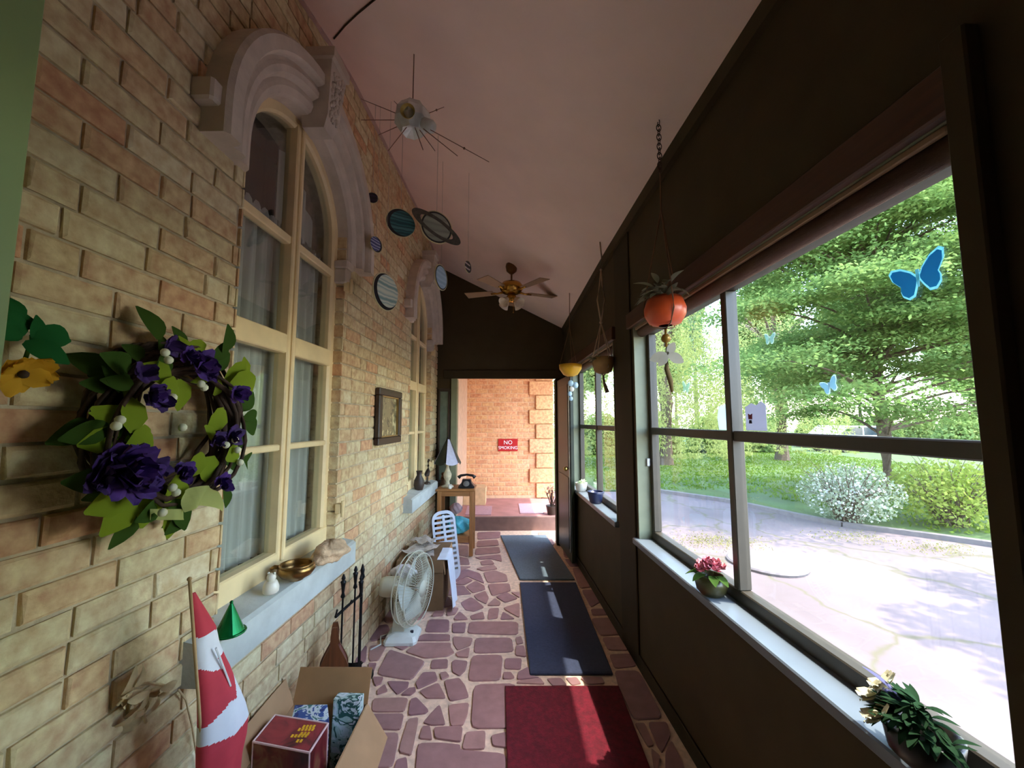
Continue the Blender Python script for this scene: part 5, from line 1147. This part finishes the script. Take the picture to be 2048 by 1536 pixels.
m = MB(); m.lathe([(r_ * .06, 0), (r_ * .3, .01), (r_ * .42, .035)], 16, M=T(-.0, -r_ * .75, -r_ * .3) @ RX(math.radians(100)), cap=False); m.build('dish', mat('gilt_dish', (206, 186, 110), .35, .6), O, smooth=True)
MB().tube([(0, 0, r_ * .8), (0, 0, ztop)], .003, 6).build('rod', WIRE, O)
for px, py, dy in ((722, 198, .12), (722, 240, 0), (757, 270, .1), (776, 302, -.1), (888, 214, .1), (788, 202, .05), (978, 324, -.15), (915, 312, -.12), (870, 302, -.05), (846, 300, -.1)):
    e = at_y(px, py, ST.y + dy) - V(ST.x, ST.y, sp.z); s = e.normalized() * r_ * .8; m = MB(); m.tube([s, e], [.0025, .0016], 5)
    if px in (978, 888): q = s.lerp(e, .65); m.ball(q, .006, 6, 4)
    m.build('antenna', WIRE, O)

# ceiling fan with lights
FP = ceil_at(1023, 532); hubz = at_y(1023, 578, FP.y).z; O = thing('ceiling_fan', 'brass ceiling fan with five blades and glass lamp shades', 'ceiling fan', T(FP.x, FP.y, hubz)); fr_ = FP.y / 800
m = MB(); zt = FP.z - hubz; m.lathe([(.02, zt - .09), (.055, zt - .06), (.065, zt - .01), (.06, zt + .02)], 20); m.build('canopy', mat('antique_brass', (120, 84, 50), .35, .8), O, smooth=True)
MB().tube([(0, 0, 0), (0, 0, zt - .05)], .010, 8).build('downrod', MATS['antique_brass'], O)
m = MB(); m.lathe([(.03, .075), (.10, .065), (.125, .03), (.125, .0), (.10, -.04), (.05, -.06)], 28); m.build('motor', BRASS, O, smooth=True)
m = MB(); m.lathe([(.03, -.06), (.05, -.08), (.05, -.13), (.02, -.15)], 18); m.build('light_hub', BRASS, O, smooth=True)
BLD = mat('fan_blade_wood', (150, 122, 92), .5, var=.12, scale=4)
for k in range(5):
    a = math.radians(20 + 72 * k); Mx = RZ(a); m = MB()
    m.hexa([Mx @ V(x, y, z + y * .12) for z in (-.034, -.028) for y, xs in ((-1, 0), (1, 0)) for x, y in ((.20, y * .05), (.52, y * .068))]); bl_ = m.build('blade', BLD, O)
    m = MB(); m.tube([Mx @ V(.09, 0, -.03), Mx @ V(.16, 0, -.04), Mx @ V(.23, 0, -.031)], [.014, .010, .016], 8); m.build('blade_iron', BRASS, bl_, smooth=True)
FROST = mat('frosted_glass_shade', (226, 214, 196), .25, var=.1, scale=40)
for k in range(4):
    a = math.radians(45 + 90 * k); d = V(math.cos(a), math.sin(a), 0); m = MB(); Mx = T(*(d * .06 + V(0, 0, -.12))) @ RZ(a) @ RY(math.radians(130))
    m.lathe([(.018, 0), (.03, .02), (.045, .06), (.058, .085)], 16, M=Mx, cap=False, wob=lambda t, z: 1 + .05 * math.sin(8 * t)); m.build('lamp_shade', FROST, O, smooth=True)
m = MB(); m.tube([(.02, -.02, -.14), (.02, -.02, -.26)], .002, 4); m.ball((.02, -.02, -.265), .008, 6, 4); m.build('pull_chain', BRASS, O)

# hanging planters by the window wall
CHAIN = mat('dark_chain', (70, 50, 38), .5, .5); CORD = mat('brown_jute_cord', (128, 96, 70), .9, var=.15)
TERRA = mat('orange_glazed_pot', (206, 84, 40), .35, var=.12, scale=10); AIRP = leaf_mat('grey_silk_leaves', (120, 124, 100), (168, 166, 140), .3)
hp = ceil_at(1317, 242); Yh = hp.y; pc = at_y(1330, 622, Yh); O = thing('orange_planter', 'orange glazed planter with silk plant hung by chain before the large window', 'hanging planter', T(pc.x, pc.y, pc.z)); k_ = Yh / 800
m = MB(); top = hp - pc; knot = at_y(1322, 420, Yh) - pc
n_ = 11; mid = at_y(1320, 345, Yh) - pc
for i in range(n_):
    q = top.lerp(mid, (i + .5) / n_); m.torus(q, .011, .0022, 12, 5, M=(RZ(0 if i % 2 else math.pi / 2) @ RX(math.pi / 2)) @ Matrix.Diagonal((1, 1.6, 1, 1)))
m.build('chain', CHAIN, O); m = MB(); m.tube([mid, knot], .003, 5)
for a in (.5, 2.6, 4.7): m.tube([knot, V(.095 * math.cos(a), .095 * math.sin(a), .035), V(.10 * math.cos(a), .10 * math.sin(a), -.01), V(.06 * math.cos(a), .06 * math.sin(a), -.07), V(0, 0, -.085)], .0035, 6)
m.build('cord_sling', CORD, O, smooth=True)
m = MB(); m.lathe([(.03, -.07), (.07, -.06), (.092, -.02), (.094, .01), (.082, .045), (.076, .06), (.070, .058), (.080, .02), (.05, -.05)], 28, cap=False); pot_ = m.build('pot', TERRA, O, smooth=True)
m = MB(); m.lathe([(.072, .035), (.01, .045)], 20); m.build('soil', TWIG, pot_)
sl = leaf_mesh('leaf', AIRP, .09, .04, .4, .6)
for q in range(30): a = rw.uniform(1.0, 5.28); link('leaf', sl, O, T(.04 * math.cos(a), .04 * math.sin(a), .05 + rw.uniform(0, .09)) @ RZ(a - math.pi / 2 + rw.uniform(-.5, .5)) @ RX(rw.uniform(-.1, 1.1)) @ Matrix.Scale(rw.uniform(.7, 1.1), 4))
GOLDB = mat('gold_bead', (150, 116, 44), .35, .4); m = MB(); m.tube([(0, 0, -.08), (0, 0, -.17)], .006, 6); m.ball((0, 0, -.13), .022, 12, 8); m.build('bead', GOLDB, O, smooth=True)
m = MB(); m.tube([(0, 0, -.15), (.004, 0, -.20), (-.002, 0, -.27), (.014, 0, -.33), (.02, 0, -.38)], [.005, .009, .012, .012, .006], 8); m.build('tail_cord', mat('olive_tassel', (112, 92, 50), .9), O, smooth=True)
wm = leaf_mesh('wing', leaf_mat('pale_wing', (168, 160, 140), (196, 188, 168), .4), .085, .05, .1, .1)
for a, s in ((1.9, 1.0), (2.5, .8), (-.6, .8), (-2.0, 1.0)): link('wing', wm, O, T(.002, -.006, -.205) @ RX(math.pi / 2) @ RZ(a) @ Matrix.Scale(s, 4))
# second planter, macrame
hp = ceil_at(1200, 484); Yh = hp.y; pc = at_y(1206, 728, Yh); O = thing('macrame_planter', 'tan pot in a knotted macrame hanger before the small window', 'hanging planter', T(pc.x, pc.y, pc.z))
m = MB(); T0 = hp - pc; k1, k2, k3 = (at_y(1202, q, Yh) - pc for q in (540, 600, 645))
m.tube([T0, T0.lerp(k1, .5) + V(.008, 0, 0), k1], .006, 6); m.tube([k1, k1.lerp(k2, .5) - V(.012, 0, 0), k2 - V(.03, 0, 0), k3], .006, 6); m.tube([k1, k1.lerp(k2, .5) + V(.01, 0, 0), k2 + V(.03, 0, 0), k3], .006, 6); m.ball(k3, .014, 8, 6); m.ball(k1, .011, 8, 6)
for a in (.3, 1.9, 3.4, 5.0): m.tube([k3, V(.085 * math.cos(a), .085 * math.sin(a), .05), V(.075 * math.cos(a), .075 * math.sin(a), -.03), V(0, 0, -.09)], .004, 6)
m.build('macrame_cords', mat('pale_cotton_cord', (176, 150, 124), .9, var=.1), O, smooth=True)
m = MB(); m.lathe([(.03, -.075), (.065, -.06), (.082, .0), (.086, .05), (.078, .05), (.06, -.04)], 22, cap=False); m.build('pot', mat('tan_clay_pot', (150, 112, 62), .7, var=.15), O, smooth=True)
for q in range(12): a = rw.uniform(1.7, 4.6); link('leaf', sl, O, T(.05 * math.cos(a), .05 * math.sin(a), .03) @ RZ(a - math.pi / 2) @ RX(rw.uniform(.2, .9)) @ Matrix.Scale(.8, 4))
m = MB(); m.tube([(0, 0, -.08), (.005, 0, -.14), (.03, 0, -.22)], [.006, .010, .016], 8); m.build('tassel', CORD, O, smooth=True)
# third planter, yellow
hp = ceil_at(1139, 586); Yh = hp.y; pc = at_y(1141, 738, Yh); O = thing('yellow_planter', 'yellow glazed bowl hung by strings near the end wall', 'hanging planter', T(pc.x, pc.y, pc.z))
T0 = hp - pc; k1 = at_y(1139, 655, Yh) - pc; m = MB(); m.tube([T0, k1], .004, 6)
for a in (1.25, 3.3, 5.1): m.tube([k1, V(.115 * math.cos(a), .115 * math.sin(a), .04)], .003, 5)
m.build('strings', CORD, O); m = MB(); m.lathe([(.03, -.08), (.075, -.06), (.115, .0), (.12, .045), (.112, .045), (.10, .0), (.05, -.06)], 24, cap=False); m.build('bowl', mat('yellow_glaze', (222, 172, 40), .3, var=.12), O, smooth=True)
O = thing('suncatcher', 'pale blue glass drops hanging below the yellow bowl', 'suncatcher', T(pc.x, pc.y, pc.z - .10)); GLB = mat('pale_blue_glass', (170, 200, 214), .1, var=.1)
for i, (dx, dz, r_) in enumerate(((0, -.05, .03), (.01, -.11, .026), (-.01, -.16, .024), (.05, -.07, .03), (.0, -.21, .022))): m = MB(); m.ball((dx, 0, dz), r_, 10, 7, (1, .5, 1.1)); m.build('glass_drop', GLB if i != 1 else WCER, O, smooth=True)
MB().tube([(0, 0, .04), (0, 0, -.21)], .0015, 4).build('thread', THREAD, O)

# ------------------------------------------------------------------ butterflies and papers on the panes
def butterfly(name, label, px, py, size, col, rim, tilt=0.0, alpha=None):
    p = on_right(px, py, GY + .004); O = thing(name, label, 'window sticker', MR @ T(p.x, GY + .004, p.z))
    up = [(.01, .06), (.18, .34), (.50, .62), (.80, .72), (.92, .60), (.86, .30), (.70, .06), (.62, -.05), (.66, -.22), (.62, -.44), (.44, -.62), (.24, -.58), (.10, -.30), (.01, -.06)]
    for s in (-1, 1):
        for k, (sc_, y0, y1, mt) in enumerate(((1.0, 0, .0015, rim), (.86, .0012, .0028, col))):
            pts = []
            for a, b in up:
                a2, b2 = (a - .45) * sc_ + .45, (b - .02) * sc_ + .02; x, z = s * a2 * size, b2 * size; pts.append((x * math.cos(tilt) - z * math.sin(tilt), x * math.sin(tilt) + z * math.cos(tilt)))
            wg = MB().prism(pts, y0, y1, 'y').build('wing' if k == 0 else 'wing_colour', mt, O if k == 0 else wg)
    MB().tube([(0, .003, -.3 * size), (0, .003, .3 * size)], [.002, .004], 5).build('body', rim, O); return O
def film_mat(name, col, a):
    m = leaf_mat(name, col, col, .8); return m
BBLUE = leaf_mat('blue_film', (96, 186, 222), (120, 204, 234), .6); BRIM = leaf_mat('pale_rim_film', (150, 206, 214), (176, 222, 224), .7)
BPALE = leaf_mat('pale_blue_film', (206, 226, 232), (220, 236, 240), .75); BDIM = leaf_mat('faint_film', (214, 230, 216), (224, 238, 226), .8)
butterfly('butterfly_sticker', 'bright blue butterfly sticker on the large window pane', 1838, 556, .072, BBLUE, BRIM, -.15)
butterfly('butterfly_sticker', 'small pale blue butterfly sticker low on the upper pane', 1660, 772, .036, BPALE, BPALE, -.35)
butterfly('butterfly_sticker', 'faint white butterfly sticker near the window mullion', 1540, 678, .032, BPALE, BDIM, .1)
butterfly('butterfly_sticker', 'faint pale butterfly sticker on the narrow pane behind the orange planter', 1372, 775, .045, BDIM, BDIM, .2)
pa = on_right(1514, 836, GY + .004); O = thing('window_notice', 'grey paper notice with a small red crest on the large window', 'notice', MR @ T(pa.x, GY + .004, pa.z)); PGR = leaf_mat('grey_paper', (186, 186, 196), (196, 196, 204), .6)
MB().prism([(-.055, -.050), (.07, -.050), (.07, .045), (.03, .06), (.0, .05), (-.03, .065), (-.055, .05)], 0, .001, 'y').build('sheet', PGR, O); MB().prism([(.028, -.005), (.050, -.005), (.052, .018), (.039, .012), (.026, .018)], .001, .0025, 'y').build('crest', mat('crest_red', (140, 40, 60), .6), O); MB().prism([(.030, -.022), (.048, -.022), (.046, -.008), (.032, -.008)], .001, .0025, 'y').build('crest', mat('crest_dark', (50, 40, 60), .6), O)
pa = on_right(1455, 835, GY + .004); O = tag(MB().prism([(-.05, -.055), (.045, -.055), (.055, .0), (.04, .05), (-.02, .06), (-.05, .04)], 0, .001, 'y').build('window_decal', BPALE, M=MR @ T(pa.x + .024, GY + .004, pa.z)), 'pale blue decal on the narrow pane beside the mullion', 'window sticker')

# ------------------------------------------------------------------ plants on the porch sills
SZR = SZ + .005
OLPOT = mat('dark_olive_glaze', (70, 66, 36), .3, var=.15); PINK = mat('pink_petals', (218, 128, 138), .6, var=.3, scale=50)
q = on_right(1440, 1205, -.045); O = thing('pink_flower_pot', 'pink silk flowers in a squat olive pot on the large window sill', 'potted plant', MR @ T(q.x, -.010, SZR))
m = MB(); m.lathe([(.042, 0), (.06, .02), (.066, .05), (.056, .08), (.05, .082), (.058, .05), (.03, .01)], 24, cap=False); m.build('pot', OLPOT, O, smooth=True)
pk = flower_mesh('flower', [PINK, PINK], .032, 16, 4, False)
for i in range(13):
    a = 2 * math.pi * i / 13 * 2.4; r_ = .05 * math.sqrt(i / 13); link('flower', pk, O, T(r_ * math.cos(a), r_ * math.sin(a), .10 + .03 * (1 - (r_ / .05) ** 2)) @ RZ(a) @ RX(-.5 * r_ / .05))
gl2 = leaf_mesh('leaf', LEAFD, .07, .04, .3, .4)
for a in (.25, 1.1, 1.9, 2.8, 3.3): link('leaf', gl2, O, T(.03 * math.cos(a), .03 * math.sin(a), .085) @ RZ(a - math.pi / 2) @ RX(.15))
q = on_right(1925, 1520, -.03); O = thing('succulent_pot', 'dark pot of trailing greenery with starry cream flowers at the sill end', 'potted plant', MR @ T(.93, -.006, SZR))
m = MB(); m.lathe([(.04, 0), (.06, .02), (.068, .07), (.06, .072), (.05, .02)], 22, cap=False); m.build('pot', mat('near_black_glaze', (34, 30, 26), .35), O, smooth=True)
gm = leaf_mesh('leaf', leaf_mat('dark_trailing_leaf', (28, 50, 34), (54, 80, 52), .2), .038, .016, .3, .6)
for i in range(120):
    a, b = rw.uniform(-.3, 3.44), rw.random(); link('leaf', gm, O, T(.06 * b * math.cos(a), .06 * b * math.sin(a), .06 + .05 * (1 - b) + rw.uniform(0, .02)) @ RZ(a - math.pi / 2 + rw.uniform(-.6, .6)) @ RX(rw.uniform(-.2, 1.2)))
CREAMF = mat('cream_petals', (214, 206, 168), .6, var=.06)
sm = flower_mesh('flower', [CREAMF, CREAMF], .045, 9, 2, True, .2)
for x, y, z in ((.075, .035, .095), (.035, .065, .075), (.085, -.005, .11)): link('flower', sm, O, T(x, y, z) @ RX(-.5) @ RY(.4))
pl = leaf_mesh('leaf', leaf_mat('mauve_leaf', (92, 92, 130), (120, 118, 150), .3), .11, .035, .3, .2); link('leaf', pl, O, T(.03, -.01, .085) @ RZ(-.5) @ RX(.95)); link('leaf', pl, O, T(.0, -.015, .08) @ RZ(-1.1) @ RX(.6) @ Matrix.Scale(.8, 4))
q = on_right(1160, 968, -.05); O = thing('white_pot', 'white ribbed pot with pale leaves on the small window sill', 'potted plant', MR @ T(4.34, -.010, SZR)); m = MB(); m.lathe([(.04, 0), (.055, .02), (.062, .08), (.066, .09), (.058, .088), (.045, .02)], 20, cap=False); m.build('pot', WCER, O, smooth=True)
pm = leaf_mesh('leaf', leaf_mat('pale_pot_leaf', (170, 190, 150), (200, 212, 176), .4), .06, .03, .3, .5)
for i in range(14): a = rw.uniform(0, 6.28); link('leaf', pm, O, T(.02 * math.cos(a), .02 * math.sin(a), .085) @ RZ(a) @ RX(rw.uniform(.2, 1.1)))
O = thing('navy_pot', 'navy blue pot on the small window sill', 'pot', MR @ T(3.72, -.004, SZR)); m = MB(); m.lathe([(.045, 0), (.055, .01), (.07, .085), (.075, .10), (.067, .098), (.05, .02)], 20, cap=False); m.build('body', mat('navy_glaze', (40, 46, 74), .3), O, smooth=True); m = MB(); m.torus((0, 0, .10), .072, .006, 20, 6); m.build('rim', MATS['navy_glaze'], O, smooth=True)
